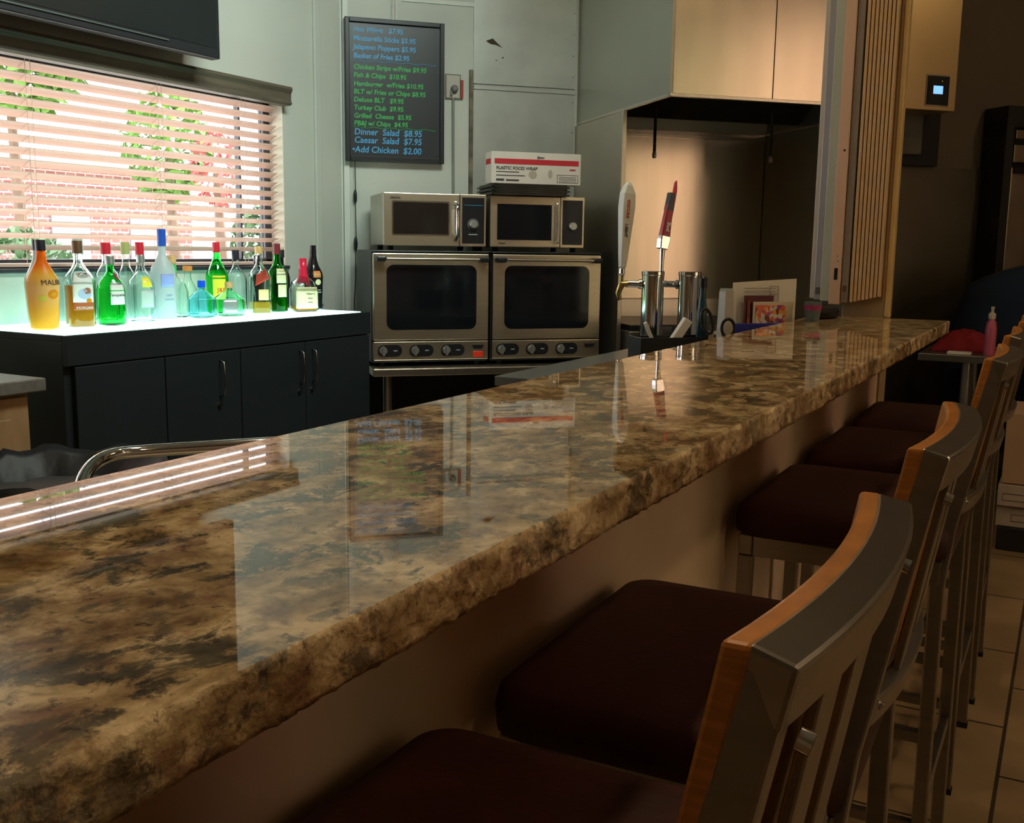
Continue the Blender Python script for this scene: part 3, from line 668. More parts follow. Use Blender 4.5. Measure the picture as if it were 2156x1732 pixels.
# ------------------------------------------------------------------ menu board
mbd = thing('menu_board', (WP(.257, .045, 1.718)), 'black framed menu board with blue and green handwriting', 'menu board', rz=WROT)
th_ = 0.0
obj('board_panel', BX(-.240, .240, .005, .030, 0, .672), pm('board slate', (.030, .033, .036), .35, var=.15, scale=4), mbd)
bf = MB(); bf.box(-.250, -.228, -.008, .036, -.008, .68); bf.box(.228, .250, -.008, .036, -.008, .68); bf.box(-.228, .228, -.008, .036, -.008, .018); bf.box(-.228, .228, -.008, .036, .658, .68)
obj('frame', bf, pm('board frame', (.012, .014, .016), .4, var=.1), mbd, bevel=.003)
bluei = pm('glowing blue marker', (.07, .32, .58), .5, emis=.06, ecol=(.05, .3, .7)); greeni = pm('glowing green marker', (.04, .38, .08), .5, emis=.05, ecol=(.03, .6, .1))  # faint glow added to both inks to brighten the lettering
T1 = [('Hot Wings   $7.95', 0, .615), ('Mozzarella Sticks $5.95', 0, .573), ('Jalapeno Poppers $5.95', 0, .532), ('Basket of Fries $2.95', 0, .490)]
T2 = [('Chicken Strips w/Fries $9.95', 0, .437), ('Fish & Chips  $10.95', 0, .398), ('Hamburger  w/Fries $10.95', 0, .357), ('BLT w/ Fries or Chips $8.95', 0, .319), ('Deluxe BLT   $9.95', 0, .281), ('Turkey Club  $9.95', 0, .242), ('Grilled  Cheese  $5.95', 0, .203), ('PB&J w/ Chips  $4.95', 0, .167)]
T3 = [('Dinner  Salad  $8.95', 0, .122), ('Caesar  Salad  $7.95', 0, .082), ('\u2022Add Chicken  $2.00', -.012, .036)]
X0 = -.208
kw = dict(shear=.12, align='LEFT', sx=.97, bold=.0006)
text('blue_lettering', [(s, X0+ox, z, .034) for s, ox, z in T1], .034, bluei, mbd, (0, .004, 0), **kw)
text('green_lettering', [(s, X0+ox, z, .0325) for s, ox, z in T2], .034, greeni, mbd, (0, .004, 0), **kw)
text('blue_lettering', [(s, X0+ox, z, .043) for s, ox, z in T3], .038, bluei, mbd, (0, .004, 0), **kw)
for z0, m_, nm in ((.476, bluei, 'blue_line'), (.157, greeni, 'green_line')):
    obj(nm, MB().tube([(-.21+.42*k/24, .0035, z0+.003*sin(k*1.3)) for k in range(25)], .0012, 5), m_, mbd)
ch = MB()
for dx in (-.006, .010):
    for k in range(18):
        ch.tube([(dx+.003*cos(a), .02+.001*sin(a), .685+.016*k+.0075*sin(a)) for a in [2*pi*j/8 for j in range(8)]], .0010, 5, closed=True)
obj('hanging_chain', ch, pm('chain metal', (.3, .3, .28), .4, .9), mbd)
cd_ = thing('power_cord', WP(.055, .02, 1.0), 'thin black power cord with inline switches hanging from the menu board', 'cord', rz=WROT)
obj('cord', MB().tube(smooth_path([(0, 0, .712), (.002, 0, .55), (0, 0, .52), (.003, 0, .30), (.001, 0, .28), (-.004, 0, .10), (-.010, .003, -.02), (.004, .003, -.08)]), .0022, 7), blackp, cd_, smooth=True)
obj('inline_switch', MB().lathe([(.004, .505), (.008, .515), (.009, .535), (.008, .555), (.004, .57)], 12), blackp, cd_, smooth=True)
obj('inline_switch', MB().lathe([(.004, .268), (.009, .280), (.010, .30), (.008, .325), (.004, .335)], 12), blackp, cd_, smooth=True)

# outlet plate with plug and red tag, conduits
ot = thing('outlet_plate', WP(.562, 0, 2.10), 'wall outlet plate with grey plug beside the menu board', 'outlet', rz=WROT)
obj('plate', BX(-.036, .036, -.012, 0, -.055, .058), pm('outlet plate ivory', (.45, .42, .36), .5), ot, bevel=.003)
obj('surround', BX(-.041, .041, -.008, 0, -.060, .063), pm('outlet surround', (.16, .14, .10), .5), ot)
obj('plug', MB().lathe([(.018, 0), (.018, .02), (.012, .03)], 16, M=Matrix.Translation((.004, -.012, -.01)) @ Matrix.Rotation(pi/2, 4, 'X')).box(-.016, -.006, -.026, -.012, -.045, -.02), pm('grey plug', (.16, .16, .15), .5), ot)
obj('red_tag', BX(.040, .052, -.02, -.004, -.055, .035), pm('red tag', (.35, .03, .02), .5), ot)
tag(obj('conduit', MB().cyl(WP(.563, .010, 2.045), WP(.566, .010, 1.50), .0065, 10), pm('conduit paint', (.22, .23, .20), .5), smooth='auto'), 'thin grey conduit running down from the outlet plate', 'conduit')
# galvanized sheet panels on the wall
Mg = Mw
for z0, z1, lb in ((2.125, 2.995, 'upper galvanized wall sheet with a torn hole'), (0.9, 2.117, 'lower galvanized wall sheet behind the microwaves')):
    p_ = thing('sheet_panel', WP(.67, 0, z0), lb, 'metal sheet', 'galvanized sheets on the wall', rz=WROT)
    obj('sheet', BX(0, .555, -.008, -.001, 0, z1-z0-.01), galv, p_)
    for k in range(8):
        zz = .06+k*(z1-z0-.12)/7; obj('rivet', MB().cyl((.542, -.011, zz), (.542, -.006, zz), .004, 8), pm('rivet metal', (.25, .25, .23), .4, .8), p_)
    if z0 > 2:
        obj('torn_hole', MB().prism([(.065, -.002), (.10, .012), (.125, -.010), (.150, -.030), (.118, -.018), (.09, -.016)], 0, .002, Matrix.Translation((0, -.009, .215)) @ Matrix.Rotation(pi/2, 4, 'X')), pm('hole dark', (.05, .035, .02), .8), p_)
        obj('screw_holes', MB().cyl((.12, -.010, .12), (.12, -.008, .12), .003, 8).cyl((.155, -.010, .135), (.155, -.008, .135), .004, 8), pm('hole dark', (.05, .035, .02), .8), p_)
    else: obj('seam_strip', BX(0, .555, -.014, -.008, 1.195, 1.217), galv, p_, bevel=.002)
tag(obj('corner_strip', MB().box(.648, .668, -.018, 0, 1.30, 2.19, Mw), galv_dirty, bevel=.002), 'narrow grimy metal strip left of the galvanized sheets', 'metal strip')
tag(obj('ceiling_conduit', MB().box(.30, .67, -.006, 0, 2.50, 2.52, Mw), trim_m), 'flat painted trim strip high above the menu board', 'trim strip')

# ------------------------------------------------------------------ oven stand and two ovens
os_ = thing('oven_stand', WP(.62, .36, 0), 'steel table with dark lower half carrying the two ovens', 'table', rz=WROT)
obj('table_top', BX(-.585, .60, -.33, .30, .70, .735), steel, os_, bevel=.004)
for x, y in ((-.51, -.27), (.55, -.27), (-.51, .25), (.55, .25)): obj('leg', MB().cyl((x, y, 0), (x, y, .70), .02, 14), steel, os_, smooth='auto')
obj('lower_shelf', BX(-.56, .58, -.30, .28, .20, .225), pm('dark shelf', (.02, .02, .02), .6), os_)
obj('back_shelf_panel', BX(-.56, .58, .20, .22, .225, .68), pm('dark shelf', (.02, .02, .02), .6), os_)
ovensteel = pm('oven steel', (.62, .55, .42), .33, 1.0, var=.06, scale=3, bump=.02, bscale=6, stretch=(1, 1, 30))
def rrect(x0, x1, z0, z1, rad, y0, y1, n=6):
    pts = []
    for cx_, cz_, a0 in ((x1-rad, z1-rad, 0), (x0+rad, z1-rad, 90), (x0+rad, z0+rad, 180), (x1-rad, z0+rad, 270)):
        for k in range(n+1): a = radians(a0+90*k/n); pts.append((cx_+rad*cos(a), cz_+rad*sin(a)))
    m = len(pts); return MB().add([(x, y0, z) for x, z in pts]+[(x, y1, z) for x, z in pts], [tuple(range(m)), tuple(range(2*m-1, m-1, -1))]+[(i, m+i, m+(i+1) % m, (i+1) % m) for i in range(m)])
def oven(s0, s1, label, red, wx):
    w_ = s1-s0
    t = thing('convection_oven', WP((s0+s1)/2, .60, .752), label, 'oven', 'convection ovens on the steel stand', rz=WROT)
    h = .52; a = -w_/2
    obj('body', BX(a, -a, .03, .50, .0, h).box(a, -a, .0, .03, h-.008, h), pm('oven casing', (.02, .022, .022), .4, .3), t, bevel=.004)
    d = obj('door', BX(a+.004, -a-.004, 0, .03, .105, h-.012), ovensteel, t, bevel=.004)
    obj('window', rrect(wx[0], wx[1], .155, .455, .035, -.002, .002), blackgl, d)
    hd = MB().cyl((a+.06, -.045, .482), (-a-.06, -.045, .482), .0065, 12); obj('handle', hd, steel, d, smooth='auto')
    for x in (a+.035, -a-.035): obj('handle_bracket', BX(x-.022, x+.022, -.055, 0, .470, .494), blackp, d, bevel=.006)
    obj('control_panel', BX(a+.004, -a-.004, 0, .03, .012, .100), ovensteel, t, bevel=.003)
    for k in range(3):
        x = a+.075+k*(.150 if w_ > .55 else .148)
        bz = obj('dial_plate', rrect(x-.052, x+.062, .030, .085, .026, -.003, .001), blackp, t)
        obj('dial', MB().lathe([(.019, 0), (.019, .016), (.015, .02)], 18, M=Matrix.Translation((x-.028, -.003, .058)) @ Matrix.Rotation(pi/2, 4, 'X')).box(x-.033, x-.023, -.032, -.003, .036, .080), pm('dial grey', (.30, .29, .26), .35, .6), bz, smooth='auto')
        obj('dial_mark', BX(x+.022, x+.040, -.0045, -.003, .055, .060), pm('dial mark', (.3, .34, .36), .5), bz)
    bd = obj('badge', MB().add([(-a-.085, -.003, .080), (-a-.025, -.003, .080), (-a-.035, -.003, .062), (-a-.075, -.003, .062), (-a-.085, 0, .080), (-a-.025, 0, .080), (-a-.035, 0, .062), (-a-.075, 0, .062)], [(0, 1, 2, 3), (4, 7, 6, 5), (0, 4, 5, 1), (1, 5, 6, 2), (2, 6, 7, 3), (3, 7, 4, 0)]), blackp, t)
    if red:
        rl = obj('power_light', BX(-a-.080, -a-.030, -.006, 0, .022, .050), pm('red lamp', (.6, .03, .01), .4, emis=.06, ecol=(1, .05, .02)), t, bevel=.003); rl['label'] = 'small red indicator'
    for x, y in ((a+.05, .05), (-a-.05, .05), (a+.05, .45), (-a-.05, .45)): obj('foot', MB().cyl((x, y, -.017), (x, y, 0), .015, 10), rubber, t)
    return t
oven(.047, .605, 'left steel convection oven with lit red indicator on its panel', True, (-.213, .215))
oven(.617, 1.172, 'right steel convection oven, beside the cooking bay', False, (-.215, .213))

# microwaves
def micro(s0, s1, n, label, style):
    w_ = s1-s0; h = .265
    t = thing('microwave', WP((s0+s1)/2, n, 1.2735), label, 'microwave', 'microwaves on top of the ovens', rz=WROT); a = -w_/2
    obj('body', BX(a, -a, .02, .40, .02, h), steel, t, bevel=.005)
    for x, y in ((a+.04, .05), (-a-.04, .05), (a+.04, .35), (-a-.04, .35)): obj('foot', MB().cyl((x, y, 0), (x, y, .022), .014, 10), rubber, t)
    msteel = pm('microwave steel', (.72, .64, .50), .34, 1.0, var=.05, scale=3)
    xs = -a-.13 if style == 0 else -a-.125
    d = obj('door', BX(a, xs, 0, .02, .02, h), msteel, t, bevel=.004)
    if style == 0:
        obj('window', rrect(a+.045, xs-.055, .075, .222, .008, -.002, .002), browngl, d)
        obj('window_trim', rrect(a+.038, xs-.048, .068, .229, .010, -.001, .003), pm('trim bright steel', (.6, .56, .48), .25, 1), d)
        obj('handle', MB().tube(smooth_path([(xs-.020, -.002, .225), (xs-.018, -.028, .205), (xs-.018, -.034, .145), (xs-.018, -.028, .075), (xs-.020, -.002, .050)]), .009, 10), chrome, d, smooth=True)
    else:
        obj('window', BX(a+.035, xs-.045, -.002, .001, .055, .225), blackgl, d)
        obj('handle', BX(xs-.030, xs-.012, -.030, -.015, .04, .235), pm('bright handle', (.62, .58, .50), .25, 1), d, bevel=.005)
        obj('handle_mount', BX(xs-.028, xs-.016, -.016, 0, .05, .07).box(xs-.028, xs-.016, -.016, 0, .205, .225), pm('bright handle', (.62, .58, .50), .25, 1), d)
    cp = obj('control_panel', BX(xs+.002, -a, 0, .02, .02, h), msteel, t, bevel=.003)
    pp = obj('panel_face', BX(xs+.012, -a-.010, -.002, .001, .035, h-.015), blackp, t)
    xm = (xs-a)/2
    obj('dial', MB().lathe([(.020, 0), (.020, .015), (.016, .02)], 22, M=Matrix.Translation((xm, -.003, .125)) @ Matrix.Rotation(pi/2, 4, 'X')), pm('knob silver', (.5, .5, .46), .3, .7), pp, smooth='auto')
    if style == 0:
        obj('dial_ring', MB().lathe([(.028, 0), (.028, .002)], 24, M=Matrix.Translation((xm, -.002, .125)) @ Matrix.Rotation(pi/2, 4, 'X')), pm('dial ring', (.10, .11, .11), .4), pp)
        obj('blue_strip', BX(xs+.020, -a-.018, -.003, -.001, .212, .216), pm('blue strip', (.02, .14, .22), .4), pp)
        obj('mark', BX(xm-.022, xm+.022, -.003, -.001, .075, .080), pm('dial mark', (.3, .34, .36), .5), pp)
        text('lettering', 'AMANA', .014, ink, d, (a+.055, -.002, .237), bold=.0004)
    else: text('lettering', 'Vulcan', .012, ink, d, (a+.06, -.002, .035), bold=.0004)
    return t
micro(.118, .612, .50, 'left microwave with curved chrome handle and blue strip', 0)
micro(.632, 1.112, .50, 'right microwave with straight handle, under the trays', 1)
# trays and box
ty = thing('tray_stack', WP(.82, .42, 1.5395), 'stack of dark baking trays on the right microwave', 'tray stack', rz=WROT)
for k in range(6):
    z = .009*k; inset = .012*(k % 2)
    obj('tray', MB().box(-.185+inset, .185-inset, -.12, .14, z, z+.003).box(-.195+inset, -.185+inset, -.13, .15, z, z+.008).box(.185-inset, .195-inset, -.13, .15, z, z+.008).box(-.195+inset, .195-inset, -.13, -.12, z, z+.008), pm('dark tray', (.035, .028, .02), .45, .5, var=.3), ty, bevel=.001)
bxo = thing('food_wrap_box', WP(.878, .45, 1.5985), 'white carton of plastic food wrap with a red stripe on the trays', 'box', rz=WROT+.0)
cart = pm('white carton', (.66, .60, .52), .6, var=.08, scale=5)
obj('carton', BX(-.228, .228, 0, .115, 0, .150), cart, bxo, bevel=.002)
redst = pm('red print', (.50, .02, .03), .55)
obj('red_stripe', BX(-.213, .216, -.0012, .0, .092, .117).box(-.2292, -.228, .015, .10, .092, .117), redst, bxo)
text('lettering', [('PLASTIC FOOD WRAP', -.205, .066, .021)], .02, ink, bxo, (0, -.0012, 0), align='LEFT', bold=.0004)
text('lettering', [('Sysco', .02, .122, .016)], .02, ink, bxo, (0, -.0012, 0), bold=.0003)
text('red_lettering', [('sysco', .185, .070, .014)], .02, redst, bxo, (0, -.0012, 0), bold=.0005)
ff = MB(); ff.box(.105, .215, -.0012, 0, .010, .012).box(.105, .215, -.0012, 0, .046, .048).box(.105, .107, -.0012, 0, .010, .048).box(.213, .215, -.0012, 0, .010, .048)
for k in range(4): ff.box(.115, .205, -.0012, 0, .016+.007*k, .018+.007*k)
ff.box(-.205, -.09, -.0012, 0, .053, .057).box(-.205, -.06, -.0012, 0, .036, .040).box(-.205, -.165, -.0012, 0, .012, .022).box(-.155, -.09, -.0012, 0, .012, .020)
obj('printed_box', ff, ink, bxo)
obj('stains', MB().prism([(-.02+.018*cos(a)*1.2, .045+.020*sin(a)) for a in [2*pi*k/9 for k in range(9)]], 0, .0006, Matrix.Translation((0, -.0003, 0)) @ Matrix.Rotation(pi/2, 4, 'X')).prism([(.07+.012*cos(a), .050+.022*sin(a*1.0)) for a in [2*pi*k/9 for k in range(9)]], 0, .0006, Matrix.Translation((0, -.0003, 0)) @ Matrix.Rotation(pi/2, 4, 'X')), pm('stain', (.42, .36, .28), .7), bxo)

# ------------------------------------------------------------------ cooking bay: hood, side panels, splash, range
hd = thing('extractor_hood', WP(1.24, 0, 1.953), 'big stainless extractor hood over the cooking bay', 'extractor hood', rz=WROT)
obj('left_side', BX(0, .012, -1.165, -.003, 0, 1.04), dullsteel, hd)
obj('front_panel', MB().box(.012, .492, -1.165, -1.150, 0, 1.04), hoodsteel, hd, bevel=.002)
obj('front_panel', MB().box(.494, 1.14, -1.165, -1.150, 0, 1.04), hoodsteel, hd, bevel=.002)
obj('right_side', BX(1.14, 1.152, -1.165, -.003, 0, 1.04), dullsteel, hd)
obj('lower_lip', BX(0, 1.152, -1.170, -1.145, -.012, 0).box(0, .015, -1.165, -.003, -.012, 0)  .box(1.137, 1.152, -1.165, -.003, -.012, 0), steel, hd)
obj('filter_bank', MB().add([(.02, -.35, .0), (1.13, -.35, .0), (1.13, -.98, .46), (.02, -.98, .46), (.02, -.33, .02), (1.13, -.33, .02), (1.13, -.96, .48), (.02, -.96, .48)], [(0, 1, 2, 3), (4, 7, 6, 5), (0, 4, 5, 1), (1, 5, 6, 2), (2, 6, 7, 3), (3, 7, 4, 0)]), pm('greasy filter', (.05, .045, .035), .5, .7, var=.3), hd)
for s_ in (.27, .93):
    rd = obj('nozzle_pipe', MB().tube([(s_, -.42, .10), (s_, -.42, -.17)], .008, 10), pm('dark pipe', (.03, .028, .025), .5, .5), hd, smooth='auto')
    obj('nozzle_tip', MB().lathe([(.006, -.205), (.011, -.20), (.011, -.18), (.006, -.17)], 12, M=Matrix.Translation((s_, -.42, 0))), steel, rd, smooth='auto')
sp = thing('side_panel', WP(1.24, 0, 0), 'stainless side panel at the left of the cooking bay', 'metal panel', rz=WROT)
obj('sheet', BX(-.008, 0, -.655, -.003, 0, 1.935), pm('left panel steel', (.50, .45, .36), .38, 1.0, var=.08, scale=2), sp)
obj('edge_trim', BX(-.010, .012, -.672, -.655, 0, 1.94), steel, sp, bevel=.002)
sp = thing('side_panel', WP(2.372, 0, 0), 'dim stainless side panel at the right of the cooking bay', 'metal panel', rz=WROT)
obj('sheet', BX(0, .008, -.90, -.003, 0, 1.935), dullsteel, sp)
bs = thing('backsplash', WP(1.245, 0, 0), 'shiny stainless splash back of the cooking bay with a rail near its top', 'backsplash', rz=WROT)
obj('sheet', BX(.004, 1.122, -.010, -.003, .5, 1.935), hoodsteel, bs)
obj('rail', BX(.004, 1.122, -.030, -.010, 1.90, 1.915), steel, bs, bevel=.002)
rg = thing('cooking_range', WP(1.82, .38, 0), 'low stainless cooking range in the bay behind the beer tower', 'range', rz=WROT)
obj('body', BX(-.55, .53, -.36, .36, .10, .90), dullsteel, rg, bevel=.004)
obj('backguard', BX(-.55, .53, .30, .355, .90, 1.025), steel, rg, bevel=.004)
obj('griddle_top', BX(-.54, .52, -.35, .30, .90, .93), pm('griddle iron', (.05, .045, .04), .4, .8), rg, bevel=.004)
for x in (-.3, -.1, .1, .3): obj('knob', MB().lathe([(.022, 0), (.022, .02), (.016, .03)], 16, M=Matrix.Translation((x, -.36, .80)) @ Matrix.Rotation(pi/2, 4, 'X')), blackp, rg, smooth='auto')
for x, y in ((-.5, -.3), (.48, -.3), (-.5, .3), (.48, .3)): obj('foot', MB().cyl((x, y, 0), (x, y, .1), .02, 10), chrome, rg, smooth='auto')
# dark box beside oven (black fryer side)
fy = thing('countertop_fryer', WP(1.36, .90, 0), 'black rounded appliance on a stand beside the right oven', 'appliance', rz=WROT)
obj('body', MB().prism([(-.09, -.12), (.09, -.12), (.09, .12), (-.09, .12)], .60, .86).prism([(-.075, -.10), (.03, -.10), (.03, .10), (-.075, .10)], .86, .95), blackp, fy, bevel=.02)
obj('stand', BX(-.08, .08, -.10, .10, 0, .60), pm('dark shelf', (.02, .02, .02), .6), fy)
obj('orange_tag', BX(-.092, -.090, -.10, -.06, .66, .80).box(-.085, -.05, -.122, -.12, .66, .80), pm('orange tag', (.40, .10, .02), .6), fy)

# ------------------------------------------------------------------ beer towers with tap handles
def tower(x, y, label):
    t = thing('beer_tower', (x, y, .90), label, 'beer tower', 'chrome beer towers')
    obj('column', MB().lathe([(.045, 0), (.045, .008), (.037, .012), (.037, .305), (.0385, .307), (.0385, .318), (.036, .320)], 36), chrome, t, smooth='auto')
    return t
t1 = tower(3.325, 1.262, 'left chrome beer tower with white tap handle')
t2 = tower(3.392, 1.155, 'right chrome beer tower with red tap handle')
def faucet(t, d, hm, kind):
    d = Vector(d).normalized()
    z = .275; a = d*.036; b_ = d*.085
    sh_ = obj('shank', MB().cyl((a.x, a.y, z), (b_.x, b_.y, z), .011, 14).cyl((a.x, a.y, z), (a.x+d.x*.012, a.y+d.y*.012, z), .016, 14), chrome, t, smooth='auto')
    c = d*.105
    fm = brass if kind == 0 else chrome
    obj('faucet', MB().tube([(b_.x, b_.y, z), (c.x, c.y, z), (c.x+d.x*.012, c.y+d.y*.012, z-.03), (c.x+d.x*.006, c.y+d.y*.006, z-.055)], [.012, .013, .009, .007], 12).cyl((c.x, c.y, z), (c.x, c.y, z+.055), .007, 10), fm, sh_, smooth='auto')
    return c, z+.055
d1 = (-.45, .89, 0)
c, zz = faucet(t1, d1, None, 0)
# handle 1: white paddle, tapering downward
whp = pm('white tap paddle', (.62, .62, .55), .35)
def handle_mesh(sec, tilt, base):
    mb = MB(); vs = []; fs = []
    for (z, w_, dth) in sec:
        vs += [(-w_, -dth, z), (w_, -dth, z), (w_, dth, z), (-w_, dth, z)]
    n = len(sec); fs = [(3, 2, 1, 0), tuple((n-1)*4+k for k in range(4))]+[(i*4+k, i*4+(k+1) % 4, (i+1)*4+(k+1) % 4, (i+1)*4+k) for i in range(n-1) for k in range(4)]
    return mb.add(vs, fs, Matrix.Translation(base) @ tilt)
rd1 = Matrix.Rotation(radians(-25), 4, 'Z'); til = Matrix.Rotation(radians(3.5), 4, 'Y')
M1 = rd1 @ til
h1 = obj('tap_handle', handle_mesh([(0, .011, .008), (.03, .014, .010), (.20, .027, .015), (.245, .025, .014), (.272, .013, .010), (.285, .003, .005)], M1, (c.x, c.y, zz)), whp, t1, bevel=.004)
h1['label'] = 'white pointed tap handle'
obj('tap_collar', MB().lathe([(.008, -.025), (.011, -.02), (.009, -.003), (.011, 0)], 14, M=Matrix.Translation((c.x, c.y, zz))), chrome, t1, smooth='auto')
redi = pm('red letter', (.45, .03, .03), .5)
def vt(s_, size, mat, parent, M, x, z, yoff):   # vertical lettering running down the handle
    o = text('lettering', s_, size, mat, parent, (0, 0, 0), rotz=-pi/2, bold=.0003, align='LEFT')
    o.matrix_local = M @ Matrix.Translation((x, yoff, z)); return o
MM = Matrix.Translation((c.x, c.y, zz)) @ M1
vt('COORS', .018, redi, h1, MM, -.012, .225, -.0155); vt('LIGHT', .016, ink, h1, MM, -.012, .145, -.0145)
c, zz = faucet(t2, (.05, 1, 0), None, 1)
M2 = Matrix.Rotation(radians(-35), 4, 'Z') @ Matrix.Rotation(radians(9), 4, 'Y')
zz += .02
obj('tap_collar', MB().tube([(c.x, c.y, zz-.05), (c.x, c.y, zz), (c.x+.003, c.y, zz+.05)], [.008, .007, .010], 12), chrome, t2, smooth='auto')
zz += .045
h2 = obj('tap_handle', handle_mesh([(0, .014, .012), (.03, .018, .013), (.10, .014, .012), (.15, .011, .011), (.19, .009, .010)], M2, (c.x, c.y, zz)), pm('red tap', (.32, .015, .025), .3), t2, bevel=.004)
h2['label'] = 'red and dark tap handle with silver foot'
obj('handle_foot', handle_mesh([(-.002, .0155, .0135), (.03, .0192, .0143), (.045, .018, .0138)], M2, (c.x, c.y, zz)), chrome, h2, bevel=.003)
obj('handle_fin', MB().prism([(.004, .05), (.014, .05), (.018, .13), (.019, .20), (.012, .235), (.007, .225), (.004, .14)], -.006, .006, Matrix.Translation((c.x, c.y, zz)) @ M2 @ Matrix.Rotation(pi/2, 4, 'X')), pm('bright red fin', (.50, .01, .03), .3), h2, bevel=.002)
obj('dark_band', handle_mesh([(.13, .0118, .0118), (.19, .0094, .0106)], M2, (c.x, c.y, zz)), pm('dark band', (.03, .03, .05), .3), h2)
MM = Matrix.Translation((c.x, c.y, zz)) @ M2
vt('Bud', .02, white_l, h2, MM, -.006, .09, -.0150)

# ------------------------------------------------------------------ things at the back edge of the bar
def P3(x, y, z, depth): pass
cad = thing('bar_caddy', (2.997, 1.17, .9005), 'long black bar caddy behind the counter edge, in front of the beer towers', 'caddy', rz=-pi/4)
obj('tray_body', BX(0, .30, 0, .10, 0, .008).box(0, .30, 0, .006, .008, .12).box(0, .30, .094, .10, .008, .12).box(0, .006, .006, .094, .008, .12).box(.294, .30, .006, .094, .008, .12), blackp, cad)
obj('red_print', BX(.004, .045, -.001, 0, .02, .06), pm('dim red print', (.12, .01, .02), .5), cad)
nap = thing('napkin_stack', (3.135, 1.105, .909), 'folded white napkins leaning right in the black caddy', 'napkins')
rv_ = Vector((.475, -.88, 0))
obj('napkins', MB().bar([rv_*-.012+Vector((0, 0, .02)), rv_*-.005+Vector((0, 0, .10)), rv_*.035+Vector((0, 0, .165))], .026, .05, rv_), paper, nap, bevel=.002)
ps_ = thing('paper_strip', (3.09, 1.145, .909), 'narrow white paper strip leaning left in the black caddy', 'paper strip')
obj('strip', MB().bar([rv_*.02+Vector((0, 0, .005)), rv_*-.046+Vector((0, 0, .155))], .010, .03, rv_), paper, ps_, bevel=.001)
# pair of scissors handles up
sc = thing('scissors', (2.885, .898, .9015), 'black handled scissors standing handles up at the bar edge', 'scissors')
def ring(cx_, cz_, rx, rz_, tilt):
    P_ = []
    for k in range(20):
        a = 2*pi*k/20; x, z = rx*cos(a), rz_*sin(a); P_.append((cx_+x*cos(tilt)-z*sin(tilt), 0, cz_+x*sin(tilt)+z*cos(tilt)))
    return P_
Ms = Matrix.Rotation(radians(-62), 4, 'Z') @ Matrix.Scale(1.2, 4)
obj('handle', MB().tube(ring(-.022, .1575, .012, .030, .25), .0042, 8, closed=True, M=Ms), blackp, sc, smooth=True)
obj('handle', MB().tube(ring(.028, .1425, .015, .021, .0), .0038, 8, closed=True, M=Ms), blackp, sc, smooth=True)
obj('blade', MB().bar([(-.012, 0, .130), (.003, 0, .0)], .014, .002, (1, 0, 0), M=Ms), steel, sc)
obj('blade', MB().bar([(.020, .003, .125), (.003, .003, .0)], .014, .002, (1, 0, 0), M=Ms), steel, sc)
obj('bolt', MB().cyl((.004, -.003, .09), (.004, .006, .09), .004, 10, M=Ms), chrome, sc)
# plastic cup with tools
cupm = pm('cloudy plastic', (.50, .48, .42), .35, trans=.25)
cp = thing('plastic_container', (3.083, .932, .9005), 'cloudy white plastic container with a bluish bottle beside the papers', 'container')
obj('container_body', MB().lathe([(.026, 0), (.030, .004), (.022, .27), (.021, .27), (.021, .02)], 4, rot=0, M=Matrix.Rotation(radians(10), 4, 'Z')), cupm, cp, bevel=.003)
obj('lid', BX(-.016, .016, -.016, .016, .268, .277), pm('container rim', (.45, .55, .52), .5), cp)
bb = thing('spray_bottle', (3.20, 1.045, .909), 'slim teal bottle with black cap beside the right beer tower', 'bottle')
obj('bottle_body', MB().lathe([(.015, 0), (.017, .01), (.016, .19), (.010, .24), (.009, .27)], 18), pm('teal plastic', (.015, .06, .085), .3), bb, smooth='auto')
obj('cap', MB().lathe([(.013, .265), (.013, .295), (.008, .30)], 16), blackp, bb, smooth='auto')
# papers
ph = thing('paper_sheet', (3.345, .898, 1.0), 'big white sheet with printed boxes leaning behind the picture cards', 'paper')
Mp = Matrix.Rotation(radians(-40), 4, 'Z') @ Matrix.Scale(1.07, 4)
def sheet(x0, x1, z0, z1, y, M, bulge=.004, n=8, tl=0, trr=0):
    vs = []
    for j in range(2):
        for i in range(n+1):
            t = i/n; x = x0+(x1-x0)*t; vs.append((x, y+bulge*sin(pi*t), (z1+tl*(1-t)+trr*t) if j else z0))
    vs += [(x, yy+.0012, z) for x, yy, z in vs]
    k = 2*(n+1); fs = []
    for i in range(n): fs += [(i, i+1, n+2+i, n+1+i), (k+i, k+n+1+i, k+n+2+i, k+i+1), (i, k+i, k+i+1, i+1), (n+1+i, n+2+i, k+n+2+i, k+n+1+i)]
    fs += [(0, n+1, k+n+1, k), (n, k+n, k+2*n+1, 2*n+1)]
    return MB().add(vs, fs, M)
obj('sheet', sheet(-.100, .128, -.095, .178, .0, Mp, tl=0.0, trr=.012), paper, ph)
lnm = MB()
for z in (.160, .150, .138): lnm.box(-.06, .05, -.003, -.002, z, z+.002, Mp)
lnm.box(.03, .032, -.003, -.002, .12, .168, Mp); lnm.box(.060, .062, -.003, -.002, .12, .168, Mp); lnm.box(.03, .062, -.003, -.002, .142, .144, Mp); lnm.box(.03, .062, -.003, -.002, .166, .168, Mp)
obj('printed_lines', lnm, pm('grey print', (.30, .29, .28), .7), ph)
pc = thing('dark_red_card', (3.325, .890, 1.0), 'dark red card with a column of print behind the flower card', 'card')
obj('card', sheet(-.060, .045, -.095, .140, .0, Mp, bulge=.002), pm('maroon card', (.10, .012, .02), .5), pc)
obj('print', MB().box(-.050, -.040, -.0035, -.001, -.0, .125, Mp), pm('rust print', (.22, .07, .03), .6, var=.6, scale=60), pc)
